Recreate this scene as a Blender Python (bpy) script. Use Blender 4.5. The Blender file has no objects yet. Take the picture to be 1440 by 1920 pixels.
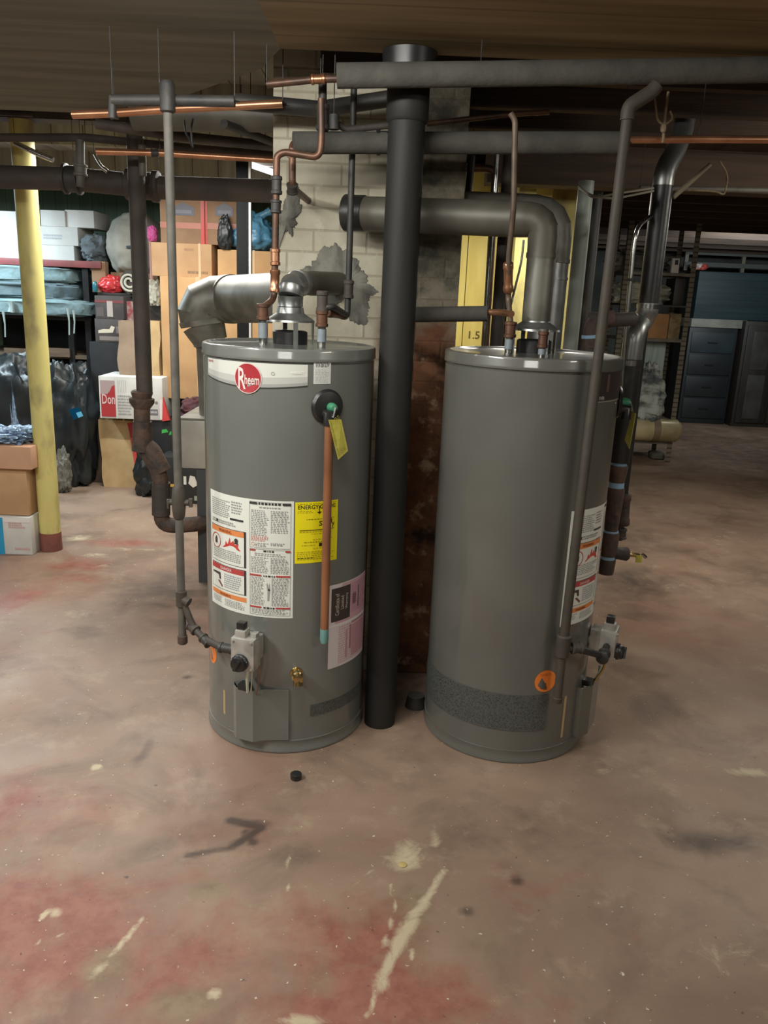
import bpy, bmesh, math, random
from mathutils import Vector, Matrix, noise
random.seed(7)
PI = math.pi
scn = bpy.context.scene
COL = scn.collection

# ------------------------------------------------------------------ camera
FPX, CH = 1500.0, 1.65
TH = math.atan(FPX/5545.0); SR = .0415; CR = math.sqrt(1-SR*SR)
FW = Vector((0, math.cos(TH), -math.sin(TH))); UP0 = Vector((0, math.sin(TH), math.cos(TH))); RT0 = Vector((1, 0, 0))
RT = CR*RT0 + SR*UP0; UPV = CR*UP0 - SR*RT0; CAM = Vector((0, 0, CH))
cd = bpy.data.cameras.new('camera'); cam = bpy.data.objects.new('camera', cd); COL.objects.link(cam)
cd.sensor_fit = 'VERTICAL'; cd.sensor_height = 36.0; cd.sensor_width = 27.0; cd.lens = FPX/1920*36
cd.clip_start = .05; cd.clip_end = 60
m = Matrix.Identity(4)
for i in range(3): m[i][0], m[i][1], m[i][2], m[i][3] = RT[i], UPV[i], -FW[i], CAM[i]
cam.matrix_world = m
scn.camera = cam
def ray(px, py): return FW + (px-720)/FPX*RT - (py-960)/FPX*UPV
def V(px, py, y): d = ray(px, py); return CAM + d*(y/d.y)          # measured point of the photo at a known distance
def G(px, py, z=0.0): d = ray(px, py); return CAM + d*((z-CH)/d.z)  # measured point at a known height
def cyl_hit(px, py, cx, cy, r):
    d = ray(px, py); ox, oy = CAM.x-cx, CAM.y-cy
    a = d.x*d.x+d.y*d.y; b = 2*(ox*d.x+oy*d.y); c = ox*ox+oy*oy-r*r
    q = b*b-4*a*c
    t = (-b-math.sqrt(q))/(2*a) if q > 0 else -b/(2*a)
    p = CAM+d*t
    return math.atan2(p.y-cy, p.x-cx), p.z

# ------------------------------------------------------------------ materials
def srgb(r, g, b):
    f = lambda c: (c/255/12.92) if c/255 <= .04045 else ((c/255+.055)/1.055)**2.4
    return (f(r), f(g), f(b), 1)
MC = {}
def M(name, c1, c2=None, scale=6, rough=.5, metal=0., bump=0., bscale=40, stretch=(1, 1, 1), spec=.5, detail=5, lo=.4, hi=.62, coat=0, c3=None, s3=20, lo3=.6, hi3=.7):
    if name in MC: return MC[name]
    mt = bpy.data.materials.new(name); mt.use_nodes = True; nt = mt.node_tree; N = nt.nodes; L = nt.links
    b = N['Principled BSDF']; b.inputs['Roughness'].default_value = rough; b.inputs['Metallic'].default_value = metal
    b.inputs['Specular IOR Level'].default_value = spec; b.inputs['Base Color'].default_value = c1
    if coat: b.inputs['Coat Weight'].default_value = coat; b.inputs['Coat Roughness'].default_value = .1; b.inputs['Coat IOR'].default_value = 1.75
    tc = N.new('ShaderNodeTexCoord'); mp = N.new('ShaderNodeMapping'); mp.inputs['Scale'].default_value = stretch
    L.new(tc.outputs['Object'], mp.inputs['Vector'])
    def nz(sc, dt=detail):
        n = N.new('ShaderNodeTexNoise'); n.inputs['Scale'].default_value = sc; n.inputs['Detail'].default_value = dt
        L.new(mp.outputs[0], n.inputs['Vector']); return n
    def rng(src, a, c):
        r = N.new('ShaderNodeMapRange'); r.inputs[1].default_value = a; r.inputs[2].default_value = c; L.new(src, r.inputs[0]); return r.outputs[0]
    col = None
    if c2:
        mx = N.new('ShaderNodeMix'); mx.data_type = 'RGBA'; mx.inputs[6].default_value = c1; mx.inputs[7].default_value = c2
        L.new(rng(nz(scale).outputs['Fac'], lo, hi), mx.inputs[0]); col = mx.outputs[2]
        if c3:
            m3 = N.new('ShaderNodeMix'); m3.data_type = 'RGBA'; L.new(col, m3.inputs[6]); m3.inputs[7].default_value = c3
            L.new(rng(nz(s3).outputs['Fac'], lo3, hi3), m3.inputs[0]); col = m3.outputs[2]
        L.new(col, b.inputs['Base Color'])
    if bump:
        bp = N.new('ShaderNodeBump'); bp.inputs['Strength'].default_value = bump; bp.inputs['Distance'].default_value = .02
        L.new(nz(bscale).outputs['Fac'], bp.inputs['Height']); L.new(bp.outputs[0], b.inputs['Normal'])
    MC[name] = mt
    return mt
def flat(rgb, rough=.45):
    return M('print_%d_%d_%d' % rgb, srgb(*rgb), rough=rough)
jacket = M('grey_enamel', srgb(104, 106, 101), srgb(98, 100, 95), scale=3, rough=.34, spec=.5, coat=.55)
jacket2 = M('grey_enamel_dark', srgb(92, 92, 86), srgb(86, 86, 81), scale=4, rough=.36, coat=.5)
black_iron = M('black_iron', srgb(38, 37, 36), srgb(52, 49, 45), scale=9, rough=.55, bump=.1, bscale=60)
stack_black = M('black_stack_paint', srgb(23, 23, 22), srgb(34, 33, 31), scale=5, rough=.6, spec=.3, bump=.06, bscale=30, stretch=(1, 1, .3))
rust = M('rusty_iron', srgb(62, 50, 44), srgb(88, 66, 54), scale=9, rough=.75, bump=.3, bscale=50, c3=srgb(50, 44, 40), s3=14, lo3=.5, hi3=.65)
rust_dark = M('dark_rusty_iron', srgb(56, 50, 46), srgb(70, 60, 54), scale=7, rough=.7, bump=.2, bscale=50)
gas_pipe = M('grey_gas_pipe', srgb(92, 88, 80), srgb(76, 73, 67), scale=12, rough=.6, metal=.0, bump=.1, bscale=50)
gas_dark = M('dark_gas_pipe', srgb(66, 59, 50), srgb(56, 51, 44), scale=10, rough=.65, bump=.1, bscale=50)
galv = M('galvanised_steel', (.36, .37, .36, 1), (.26, .27, .26, 1), scale=14, rough=.36, metal=.85, bump=.08, bscale=12)
galv_dull = M('dull_galvanised_steel', srgb(116, 114, 105), srgb(92, 90, 83), scale=9, rough=.45, metal=.35, bump=.06, bscale=12)
galv_dark = M('smoked_duct_steel', srgb(92, 88, 78), srgb(76, 73, 65), scale=5, rough=.5, metal=.3, bump=.05, bscale=10)
chrome = M('bright_steel', (.62, .62, .6, 1), (.5, .5, .48, 1), scale=10, rough=.2, metal=1)
copper = M('copper', (.60, .29, .16, 1), (.42, .19, .10, 1), scale=8, rough=.32, metal=.85)
copper_old = M('tarnished_copper', srgb(104, 72, 54), srgb(72, 54, 44), scale=14, rough=.45, metal=.5)
brass = M('brass', (.62, .46, .2, 1), (.5, .36, .15, 1), scale=12, rough=.25, metal=1)
insul = M('grey_pipe_insulation', srgb(72, 70, 64), srgb(62, 60, 55), scale=14, rough=.9, bump=.15, bscale=60)
insul_dark = M('black_foam_insulation', srgb(30, 30, 30), srgb(40, 39, 37), scale=8, rough=.38, bump=.05, bscale=40)
rubber = M('black_plastic', srgb(26, 26, 27), srgb(33, 33, 33), scale=10, rough=.35)
card = M('cardboard', srgb(190, 152, 112), srgb(178, 139, 100), scale=5, rough=.85)
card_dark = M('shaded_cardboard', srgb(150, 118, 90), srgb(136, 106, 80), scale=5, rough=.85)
card_orange = M('warm_cardboard', srgb(196, 154, 106), srgb(184, 142, 96), scale=4, rough=.85)
kraft = M('kraft_paper', srgb(196, 166, 118), srgb(182, 150, 104), scale=7, rough=.8, bump=.2, bscale=9)
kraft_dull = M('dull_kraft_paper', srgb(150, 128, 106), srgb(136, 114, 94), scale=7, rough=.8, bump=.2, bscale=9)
whitepaint = M('white_carton', srgb(214, 212, 206), srgb(200, 198, 192), scale=6, rough=.7)
blackpost = M('black_post_paint', srgb(20, 21, 22), rough=.8, spec=.15)
garbage = M('black_bin_bag', srgb(26, 30, 32), srgb(36, 41, 42), scale=5, rough=.36, spec=.4, bump=.25, bscale=7)
wood = M('old_wood', srgb(110, 90, 70), srgb(86, 70, 54), scale=6, rough=.8, stretch=(.3, 3, 3), bump=.2, bscale=30)
wood_dark = M('dark_joist_wood', srgb(66, 50, 38), srgb(50, 38, 29), scale=5, rough=.85, stretch=(.3, 4, 4), bump=.25, bscale=20)
darkwood = M('dark_furniture_wood', srgb(36, 32, 29), srgb(46, 40, 35), scale=5, rough=.5, stretch=(4, 4, .4))
yellow = M('yellow_paint', srgb(212, 200, 122), srgb(198, 184, 108), scale=3, rough=.55, bump=.05, bscale=18, c3=srgb(134, 120, 84), s3=7, lo3=.5, hi3=.72, stretch=(1, 1, .5))
yellow_wood = M('yellow_boards', srgb(226, 206, 112), srgb(214, 190, 98), scale=4, rough=.6, bump=.05, bscale=18, stretch=(3, 1, .5))
pole_red = M('oxide_red_paint', srgb(128, 74, 62), srgb(110, 62, 54), scale=14, rough=.6)
steel_shelf = M('slotted_steel', srgb(112, 106, 92), srgb(96, 90, 78), scale=9, rough=.5, metal=.3)

# ------------------------------------------------------------------ mesh helpers
def setmi(faces, mi):
    for f in faces: f.material_index = mi
def add_box(bm, c, s, rot=None, bevel=0., mi=0, seg=2):
    g = bmesh.ops.create_cube(bm, size=1)['verts']
    mat = Matrix.Translation(Vector(c)) @ (rot.to_4x4() if rot else Matrix.Identity(4)) @ Matrix.Diagonal((*s, 1))
    bmesh.ops.transform(bm, matrix=mat, verts=g)
    fs = {f for v in g for f in v.link_faces}; setmi(fs, mi)
    if bevel:
        es = list({e for v in g for e in v.link_edges})
        r = bmesh.ops.bevel(bm, geom=es, offset=bevel, segments=seg, affect='EDGES', profile=.6, clamp_overlap=True)
        setmi(r['faces'], mi)
def Rz(a): return Matrix.Rotation(a, 3, 'Z')
def round_path(pts, bend, n=6):
    pts = [Vector(p) for p in pts]
    if len(pts) < 3 or bend <= 0: return pts
    out = [pts[0]]
    for i in range(1, len(pts)-1):
        a, b, c = pts[i-1], pts[i], pts[i+1]
        u = (a-b); w = (c-b); d = min(bend, u.length*.48, w.length*.48)
        p0 = b+u.normalized()*d; p1 = b+w.normalized()*d
        for k in range(n+1):
            t = k/n
            out.append(p0*(1-t)**2 + b*2*t*(1-t) + p1*t*t)
    out.append(pts[-1]); return out
def add_tube(bm, pts, r, seg=14, cap=True, mi=0):
    pts = [Vector(p) for p in pts]; n = len(pts)
    rs = r if isinstance(r, (list, tuple)) else [r]*n
    tans = []
    for i in range(n):
        t = pts[min(i+1, n-1)]-pts[max(i-1, 0)]
        tans.append(t.normalized() if t.length > 1e-9 else Vector((0, 0, 1)))
    t0 = tans[0]; nrm = t0.cross(Vector((0, 0, 1)))
    if nrm.length < 1e-3: nrm = t0.cross(Vector((0, 1, 0)))
    nrm.normalize(); rings = []
    for i in range(n):
        t = tans[i]; nrm = (nrm - t*nrm.dot(t)).normalized(); bn = t.cross(nrm)
        rings.append([bm.verts.new(pts[i]+(nrm*math.cos(2*PI*k/seg)+bn*math.sin(2*PI*k/seg))*rs[i]) for k in range(seg)])
    fs = []
    for a, b in zip(rings, rings[1:]):
        for k in range(seg):
            fs.append(bm.faces.new((a[k], a[(k+1) % seg], b[(k+1) % seg], b[k])))
    if cap: fs.append(bm.faces.new(rings[0][::-1])); fs.append(bm.faces.new(rings[-1]))
    setmi(fs, mi)
def add_lathe(bm, prof, c, axis=Vector((0, 0, 1)), seg=32, mi=0):
    c = Vector(c); ax = Vector(axis).normalized()
    q = Vector((0, 0, 1)).rotation_difference(ax)
    rings = []
    for r, z in prof:
        rings.append([bm.verts.new(c+q @ Vector((max(r, 1e-4)*math.cos(2*PI*k/seg), max(r, 1e-4)*math.sin(2*PI*k/seg), z))) for k in range(seg)])
    fs = []
    for a, b in zip(rings, rings[1:]):
        for k in range(seg): fs.append(bm.faces.new((a[k], a[(k+1) % seg], b[(k+1) % seg], b[k])))
    fs.append(bm.faces.new(rings[0][::-1])); fs.append(bm.faces.new(rings[-1]))
    setmi(fs, mi)
def add_blob(bm, c, s, seed=0, crumple=.08, freq=3., power=.8, us=36, vs=24, floor=None, mi=0, top=None):
    c = Vector(c); rows = []
    sg = lambda v, p: math.copysign(abs(v)**p, v)
    for j in range(vs+1):
        ph = -PI/2+PI*j/vs; row = []
        for i in range(us):
            th = 2*PI*i/us
            d = Vector((sg(math.cos(ph), power)*sg(math.cos(th), power), sg(math.cos(ph), power)*sg(math.sin(th), power), sg(math.sin(ph), power)))
            k = 1+crumple*(noise.noise(d*freq+Vector((seed*7.3, 0, 0)))+.5*noise.noise(d*freq*2.3+Vector((0, seed*3.1, 4)))-.25*abs(noise.noise(d*freq*4.1+Vector((seed, 2, 1)))))
            if top: 
                zz = (d.z+1)/2; w = 1-top*max(0, zz-.45)/.55
                d = Vector((d.x*w, d.y*w, d.z))
            p = c+Vector((d.x*s[0]/2, d.y*s[1]/2, d.z*s[2]/2))*k
            if floor is not None: p.z = max(p.z, floor)
            row.append(bm.verts.new(p))
        rows.append(row)
    fs = []
    for a, b in zip(rows, rows[1:]):
        for i in range(us): fs.append(bm.faces.new((a[i], a[(i+1) % us], b[(i+1) % us], b[i])))
    setmi(fs, mi)
    bmesh.ops.remove_doubles(bm, verts=rows[0]+rows[-1], dist=1e-5)
def obj(name, bm, mats, parent=None, smooth=True, angle=40):
    if not isinstance(mats, (list, tuple)): mats = [mats]
    bmesh.ops.recalc_face_normals(bm, faces=bm.faces[:])
    off = Vector((0, 0, 0)); p = parent
    while p is not None: off += p.location; p = p.parent
    if parent is None:
        xs = [v.co.x for v in bm.verts]; ys = [v.co.y for v in bm.verts]; zs = [v.co.z for v in bm.verts]
        off = Vector(((min(xs)+max(xs))/2, (min(ys)+max(ys))/2, min(zs)))
    bmesh.ops.translate(bm, vec=-off, verts=bm.verts[:])
    me = bpy.data.meshes.new(name); bm.to_mesh(me); bm.free()
    for mt in mats: me.materials.append(mt)
    if smooth:
        me.shade_smooth()
        me.set_sharp_from_angle(angle=math.radians(angle))
    o = bpy.data.objects.new(name, me); COL.objects.link(o)
    if parent is not None: o.parent = parent
    else: o.location = off
    return o
def B(): return bmesh.new()
def thing(name, label, cat, loc, group=None):
    o = bpy.data.objects.new(name, None); COL.objects.link(o); o.location = loc; o.empty_display_size = .1
    o['label'] = label; o['category'] = cat
    if group: o['group'] = group
    return o
def tag(o, label, cat, group=None, kind=None):
    o['label'] = label; o['category'] = cat
    if group: o['group'] = group
    if kind: o['kind'] = kind
    return o
def struct(name, bm, mats, smooth=False, label=None):
    o = obj(name, bm, mats, None, smooth); o['kind'] = 'structure'
    if label: o['label'] = label
    return o
def plabel(o, s): o['label'] = s; return o
def quad(bm, pts, mi=0):
    f = bm.faces.new([bm.verts.new(Vector(p)) for p in pts]); f.material_index = mi; return f
TXT = {}
def text_geo(s):
    if s in TXT: return TXT[s]
    cu = bpy.data.curves.new('lettering', 'FONT'); cu.body = s; cu.size = 1; cu.resolution_u = 2; cu.offset = .014
    o = bpy.data.objects.new('lettering', cu); COL.objects.link(o)
    dg = bpy.context.evaluated_depsgraph_get(); me = bpy.data.meshes.new_from_object(o.evaluated_get(dg))
    vs = [(v.co.x, v.co.y) for v in me.vertices]; fs = [tuple(p.vertices) for p in me.polygons]
    bpy.data.objects.remove(o); bpy.data.curves.remove(cu); bpy.data.meshes.remove(me)
    x0 = min(v[0] for v in vs); x1 = max(v[0] for v in vs); y0 = min(v[1] for v in vs); y1 = max(v[1] for v in vs)
    TXT[s] = ([((x-x0)/(x1-x0), (y-y0)/(y1-y0)) for x, y in vs], fs); return TXT[s]
class Sheet:
    """printed sheet: draws rectangles, discs and words in u,v (0..1), mapped by fn(u, v, lift)"""
    def __init__(s, fn, w, h): s.bm = B(); s.fn = fn; s.mats = []; s.w = w; s.h = h
    def mi(s, rgb):
        mt = rgb if not isinstance(rgb, tuple) else flat(rgb)
        if mt not in s.mats: s.mats.append(mt)
        return s.mats.index(mt)
    def rect(s, u0, v0, u1, v1, rgb, lift=1, n=None):
        n = n or max(1, int(abs(u1-u0)*s.w/.012)); mi = s.mi(rgb)
        lo = [s.bm.verts.new(s.fn(u0+(u1-u0)*i/n, v0, lift)) for i in range(n+1)]
        hi = [s.bm.verts.new(s.fn(u0+(u1-u0)*i/n, v1, lift)) for i in range(n+1)]
        for i in range(n):
            f = s.bm.faces.new((lo[i], lo[i+1], hi[i+1], hi[i])); f.material_index = mi
    def poly(s, pts, rgb, lift=1):
        f = s.bm.faces.new([s.bm.verts.new(s.fn(u, v, lift)) for u, v in pts]); f.material_index = s.mi(rgb)
    def disc(s, u, v, r, rgb, lift=1, n=28):
        s.poly([(u+r/s.w*math.cos(2*PI*k/n), v+r/s.h*math.sin(2*PI*k/n)) for k in range(n)], rgb, lift)
    def ring(s, u, v, r, t, rgb, lift=1, n=24):
        mi = s.mi(rgb)
        P = lambda q, k: s.bm.verts.new(s.fn(u+q/s.w*math.cos(2*PI*k/n), v+q/s.h*math.sin(2*PI*k/n), lift))
        for k in range(n):
            f = s.bm.faces.new((P(r, k), P(r, k+1), P(r-t, k+1), P(r-t, k))); f.material_index = mi
    def frame(s, u0, v0, u1, v1, t, rgb, lift=1):
        tu, tv = t/s.w, t/s.h
        s.rect(u0, v0, u1, v0+tv, rgb, lift); s.rect(u0, v1-tv, u1, v1, rgb, lift)
        s.rect(u0, v0, u0+tu, v1, rgb, lift); s.rect(u1-tu, v0, u1, v1, rgb, lift)
    def words(s, txt, u0, v0, u1, v1, rgb, lift=2, turn=False):
        vs, fs = text_geo(txt); mi = s.mi(rgb)
        if turn: W = [s.bm.verts.new(s.fn(u1-(u1-u0)*y, v0+(v1-v0)*x, lift)) for x, y in vs]
        else: W = [s.bm.verts.new(s.fn(u0+(u1-u0)*x, v0+(v1-v0)*y, lift)) for x, y in vs]
        for f in fs:
            try: s.bm.faces.new([W[i] for i in f]).material_index = mi
            except ValueError: pass
    def lines(s, u0, v0, u1, v1, n, rgb, lift=2, fill=.5, rnd=None, ragged=.25):
        rnd = rnd or random; step = (v1-v0)/n
        for i in range(n):
            y = v1-step*(i+1); end = u1-(u1-u0)*ragged*rnd.random()**2; x = u0
            while x < end-.004:
                wl = min(end-x, (.012+.03*rnd.random())*.25/max(s.w, .05))
                s.rect(x, y+step*(1-fill)*.5, x+wl, y+step*(1+fill)*.5, rgb, lift, 1); x += wl+.0035/max(s.w, .05)
    def done(s, name, parent, label=None):
        bm = s.bm
        off = Vector((0, 0, 0)); p = parent
        while p is not None: off += p.location; p = p.parent
        bmesh.ops.translate(bm, vec=-off, verts=bm.verts[:])
        me = bpy.data.meshes.new(name); bm.to_mesh(me); bm.free()
        for mt in s.mats: me.materials.append(mt)
        o = bpy.data.objects.new(name, me); COL.objects.link(o)
        if parent is not None: o.parent = parent
        if label: o['label'] = label
        return o

# ------------------------------------------------------------------ room shell
def lerp(a, b, t): return a+(b-a)*t
def make_floor():
    def steps(a, b, f0, f1, fine, coarse):
        o = [a]
        while o[-1] < b-1e-6:
            x = o[-1]; h = fine if f0 <= x < f1 else coarse
            o.append(min(b, x+h))
        return o
    X = steps(-6.5, 7.5, -1.75, 1.75, .014, .06); YY = steps(-2.2, 13.2, .95, 3.3, .014, .06)
    bm = B(); grid = [[bm.verts.new((x, y, 0)) for x in X] for y in YY]
    for j in range(len(YY)-1):
        for i in range(len(X)-1): bm.faces.new((grid[j][i], grid[j][i+1], grid[j+1][i+1], grid[j+1][i]))
    me = bpy.data.meshes.new('floor'); bm.to_mesh(me); bm.free()
    at = me.color_attributes.new('wear', 'FLOAT_COLOR', 'POINT')
    # measured patches: pixel centre, half sizes in px, weight
    red = [(110, 1760, 260, 210, 1.), (60, 1520, 190, 90, .75), (330, 1820, 260, 120, .85), (620, 1760, 150, 110, .95), (760, 1860, 200, 90, 1.), (620, 1900, 300, 60, .9),
           (40, 1118, 60, 26, .9), (150, 1060, 60, 14, 1.), (235, 1018, 70, 8, 1.), (140, 1085, 50, 10, .9), (90, 1180, 60, 15, .3), (950, 1900, 170, 70, .5), (380, 1560, 120, 60, .35), (1000, 1660, 160, 90, .3), (700, 1560, 120, 40, .3)]
    pale = [(760, 1605, 42, 34, .9), (815, 1570, 14, 30, .7), (712, 1842, 22, 22, .95), (1400, 1448, 50, 10, .9), (150, 1008, 30, 7, .9), (755, 1622, 12, 10, .9), (590, 1850, 16, 40, .45), (402, 1862, 9, 10, 1.1), (182, 1438, 7, 6, 1.1),
            (200, 1060, 16, 5, .8), (180, 1040, 40, 5, .8), (340, 1000, 60, 8, .5), (105, 1712, 14, 8, .9), (260, 1030, 60, 5, .6), (130, 1150, 60, 10, .4), (1280, 1100, 80, 20, .4), (1250, 1270, 90, 20, .4), (1330, 1010, 90, 15, .4), (560, 1915, 60, 8, .8), (960, 1850, 60, 14, .5), (300, 1300, 60, 25, .35), (1180, 1450, 110, 30, .35), (1350, 1790, 110, 60, .45)]
    strokes = [((830, 1635), (790, 1700), 9, .95), ((795, 1690), (745, 1770), 15, .9), ((750, 1765), (715, 1835), 12, .9), ((715, 1835), (690, 1905), 7, .9), ((733, 1660), (741, 1700), 5, .9), ((741, 1700), (716, 1785), 4, .8), ((268, 1722), (210, 1790), 8, .9), ((225, 1775), (165, 1840), 10, .5),
               ((540, 1600), (540, 1670), 3, .8), ((75, 1725), (85, 1710), 4, 1.), ((98, 1758), (130, 1748), 3, .9), ((70, 1768), (78, 1762), 4, 1.), ((660, 1660), (700, 1632), 4, .7), ((268, 1675), (285, 1668), 4, .8), ((775, 1780), (770, 1800), 4, .9), ((1140, 1400), (1330, 1440), 8, .35)]
    olive = [(205, 1815, 60, 60, .9), (395, 1670, 50, 26, .8), (340, 1885, 80, 40, .9), (600, 1840, 40, 50, .7), (900, 1780, 60, 90, .5), (560, 1740, 60, 30, .35), (780, 1720, 40, 90, .8)]
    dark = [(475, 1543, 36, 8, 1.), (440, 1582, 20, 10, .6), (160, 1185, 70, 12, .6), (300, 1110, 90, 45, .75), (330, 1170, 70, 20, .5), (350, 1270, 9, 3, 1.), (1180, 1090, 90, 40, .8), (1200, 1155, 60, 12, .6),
            (270, 1410, 12, 40, .6), (700, 1240, 130, 110, .8), (1340, 1580, 110, 24, .85), (140, 1350, 90, 20, .4), (1420, 850, 200, 40, .7), (1300, 830, 120, 30, .6), (400, 1100, 60, 60, .5), (230, 1580, 160, 40, .45), (560, 1600, 60, 30, .4), (970, 1652, 10, 6, .9), (875, 1708, 4, 8, .9), (1000, 1540, 60, 60, .4)]
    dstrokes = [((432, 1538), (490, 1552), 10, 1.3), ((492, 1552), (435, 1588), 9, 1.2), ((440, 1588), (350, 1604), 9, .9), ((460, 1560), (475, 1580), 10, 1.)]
    def tow(lst):
        out = []
        for px, py, hx, hy, w in lst:
            c = G(px, py); e = G(px+hx, py); f1 = G(px, min(py+hy, 1990))
            out.append((c.x, c.y, max(.02, (e-c).length), max(.02, abs(f1.y-c.y)), w))
        return out
    def tos(lst):
        out = []
        for p, q, wpx, w in lst:
            a, b = G(*p), G(*q); c = G(p[0]+wpx, p[1]); out.append((a.x, a.y, b.x-a.x, b.y-a.y, (c-a).length, w))
        return out
    R_, P_, D_, O_ = tow(red), tow(pale), tow(dark), tow(olive); PS, DS = tos(strokes), tos(dstrokes)
    data = [0.]*(4*len(me.vertices))
    for k, v in enumerate(me.vertices):
        x, y = v.co.x, v.co.y; ch = []
        for lst, sl in ((R_, ()), (P_, PS), (D_, DS), (O_, ())):
            s = 0
            for cx, cy, sx, sy, w in lst:
                if abs(x-cx) > 2*sx or abs(y-cy) > 2*sy: continue
                q = ((x-cx)/sx)**2+((y-cy)/sy)**2
                if q < 4: s = max(s, w*math.exp(-q*.9))
            for ax, ay, dx, dy, wd, w in sl:
                t = max(0, min(1, ((x-ax)*dx+(y-ay)*dy)/(dx*dx+dy*dy))); q = ((x-ax-t*dx)**2+(y-ay-t*dy)**2)/wd**2
                if q < 5: s = max(s, w*math.exp(-q*.8))
            ch.append(s)
        data[4*k:4*k+4] = ch
    at.data.foreach_set('color', data)
    mt = bpy.data.materials.new('worn_concrete'); mt.use_nodes = True; nt = mt.node_tree; N = nt.nodes; L = nt.links
    b = N['Principled BSDF']; b.inputs['Specular IOR Level'].default_value = .35
    tc = N.new('ShaderNodeTexCoord'); va = N.new('ShaderNodeVertexColor'); va.layer_name = 'wear'
    sep = N.new('ShaderNodeSeparateColor'); L.new(va.outputs[0], sep.inputs[0])
    def nz(sc, dt=8, ro=.6, dist=0):
        n = N.new('ShaderNodeTexNoise'); n.inputs['Scale'].default_value = sc; n.inputs['Detail'].default_value = dt; n.inputs['Roughness'].default_value = ro
        n.inputs['Distortion'].default_value = dist; L.new(tc.outputs['Object'], n.inputs['Vector']); return n.outputs['Fac']
    def rng(src, a, c, lo=0, hi=1):
        r = N.new('ShaderNodeMapRange'); r.inputs[1].default_value = a; r.inputs[2].default_value = c; r.inputs[3].default_value = lo; r.inputs[4].default_value = hi
        L.new(src, r.inputs[0]); return r.outputs[0]
    def mth(op, a, bb):
        n = N.new('ShaderNodeMath'); n.operation = op
        for i, q in enumerate((a, bb)):
            if isinstance(q, (int, float)): n.inputs[i].default_value = q
            else: L.new(q, n.inputs[i])
        return n.outputs[0]
    def mix(fac, a, bb):
        n = N.new('ShaderNodeMix'); n.data_type = 'RGBA'; L.new(fac, n.inputs[0])
        for i, q in ((6, a), (7, bb)):
            if isinstance(q, tuple): n.inputs[i].default_value = q
            else: L.new(q, n.inputs[i])
        return n.outputs[2]
    base = mix(rng(nz(1.1, 6, .55, .4), .36, .64), srgb(120, 98, 82), srgb(150, 126, 107))
    base = mix(rng(nz(2.6, 8, .65, .6), .5, .72, 0, .75), base, srgb(94, 77, 65))
    base = mix(rng(nz(5.5, 9, .7), .55, .75, 0, .6), base, srgb(170, 150, 126))
    base = mix(rng(nz(.8, 5, .6, .8), .52, .68, 0, .45), base, srgb(132, 92, 76))
    redf = rng(mth('ADD', sep.outputs[0], mth('MULTIPLY', mth('SUBTRACT', nz(4.5, 9, .68, .5), .5), 2.0)), .26, .9, 0, .72)
    base = mix(redf, base, mix(rng(nz(14, 6, .7), .4, .6), srgb(124, 60, 50), srgb(144, 84, 70)))
    olf = rng(mth('ADD', va.outputs['Alpha'], mth('MULTIPLY', mth('SUBTRACT', nz(5, 9, .66, .6), .5), 1.6)), .3, .8, 0, .8)
    base = mix(olf, base, mix(rng(nz(11, 7, .7), .4, .6), srgb(134, 118, 92), srgb(110, 92, 72)))
    palef = rng(mth('ADD', sep.outputs[1], mth('MULTIPLY', mth('SUBTRACT', nz(9, 9, .7, 1.), .5), 1.8)), .4, .85, 0, .85)
    base = mix(palef, base, srgb(186, 172, 142))
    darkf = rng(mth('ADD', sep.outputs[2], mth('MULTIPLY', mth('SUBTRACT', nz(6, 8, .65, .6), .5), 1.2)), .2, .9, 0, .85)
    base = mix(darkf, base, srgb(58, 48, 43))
    base = mix(rng(nz(60, 3, .5), .70, .735, 0, .8), base, srgb(205, 194, 172))
    base = mix(rng(nz(45, 3, .5), .285, .25, 0, .7), base, srgb(60, 50, 44))
    L.new(base, b.inputs['Base Color'])
    L.new(rng(nz(3, 6), .3, .7, .38, .62), b.inputs['Roughness'])
    bp = N.new('ShaderNodeBump'); bp.inputs['Strength'].default_value = .12; bp.inputs['Distance'].default_value = .02
    L.new(nz(9, 10, .7), bp.inputs['Height']); L.new(bp.outputs[0], b.inputs['Normal'])
    me.materials.append(mt)
    o = bpy.data.objects.new('floor', me); COL.objects.link(o); o['kind'] = 'structure'
make_floor()

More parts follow.
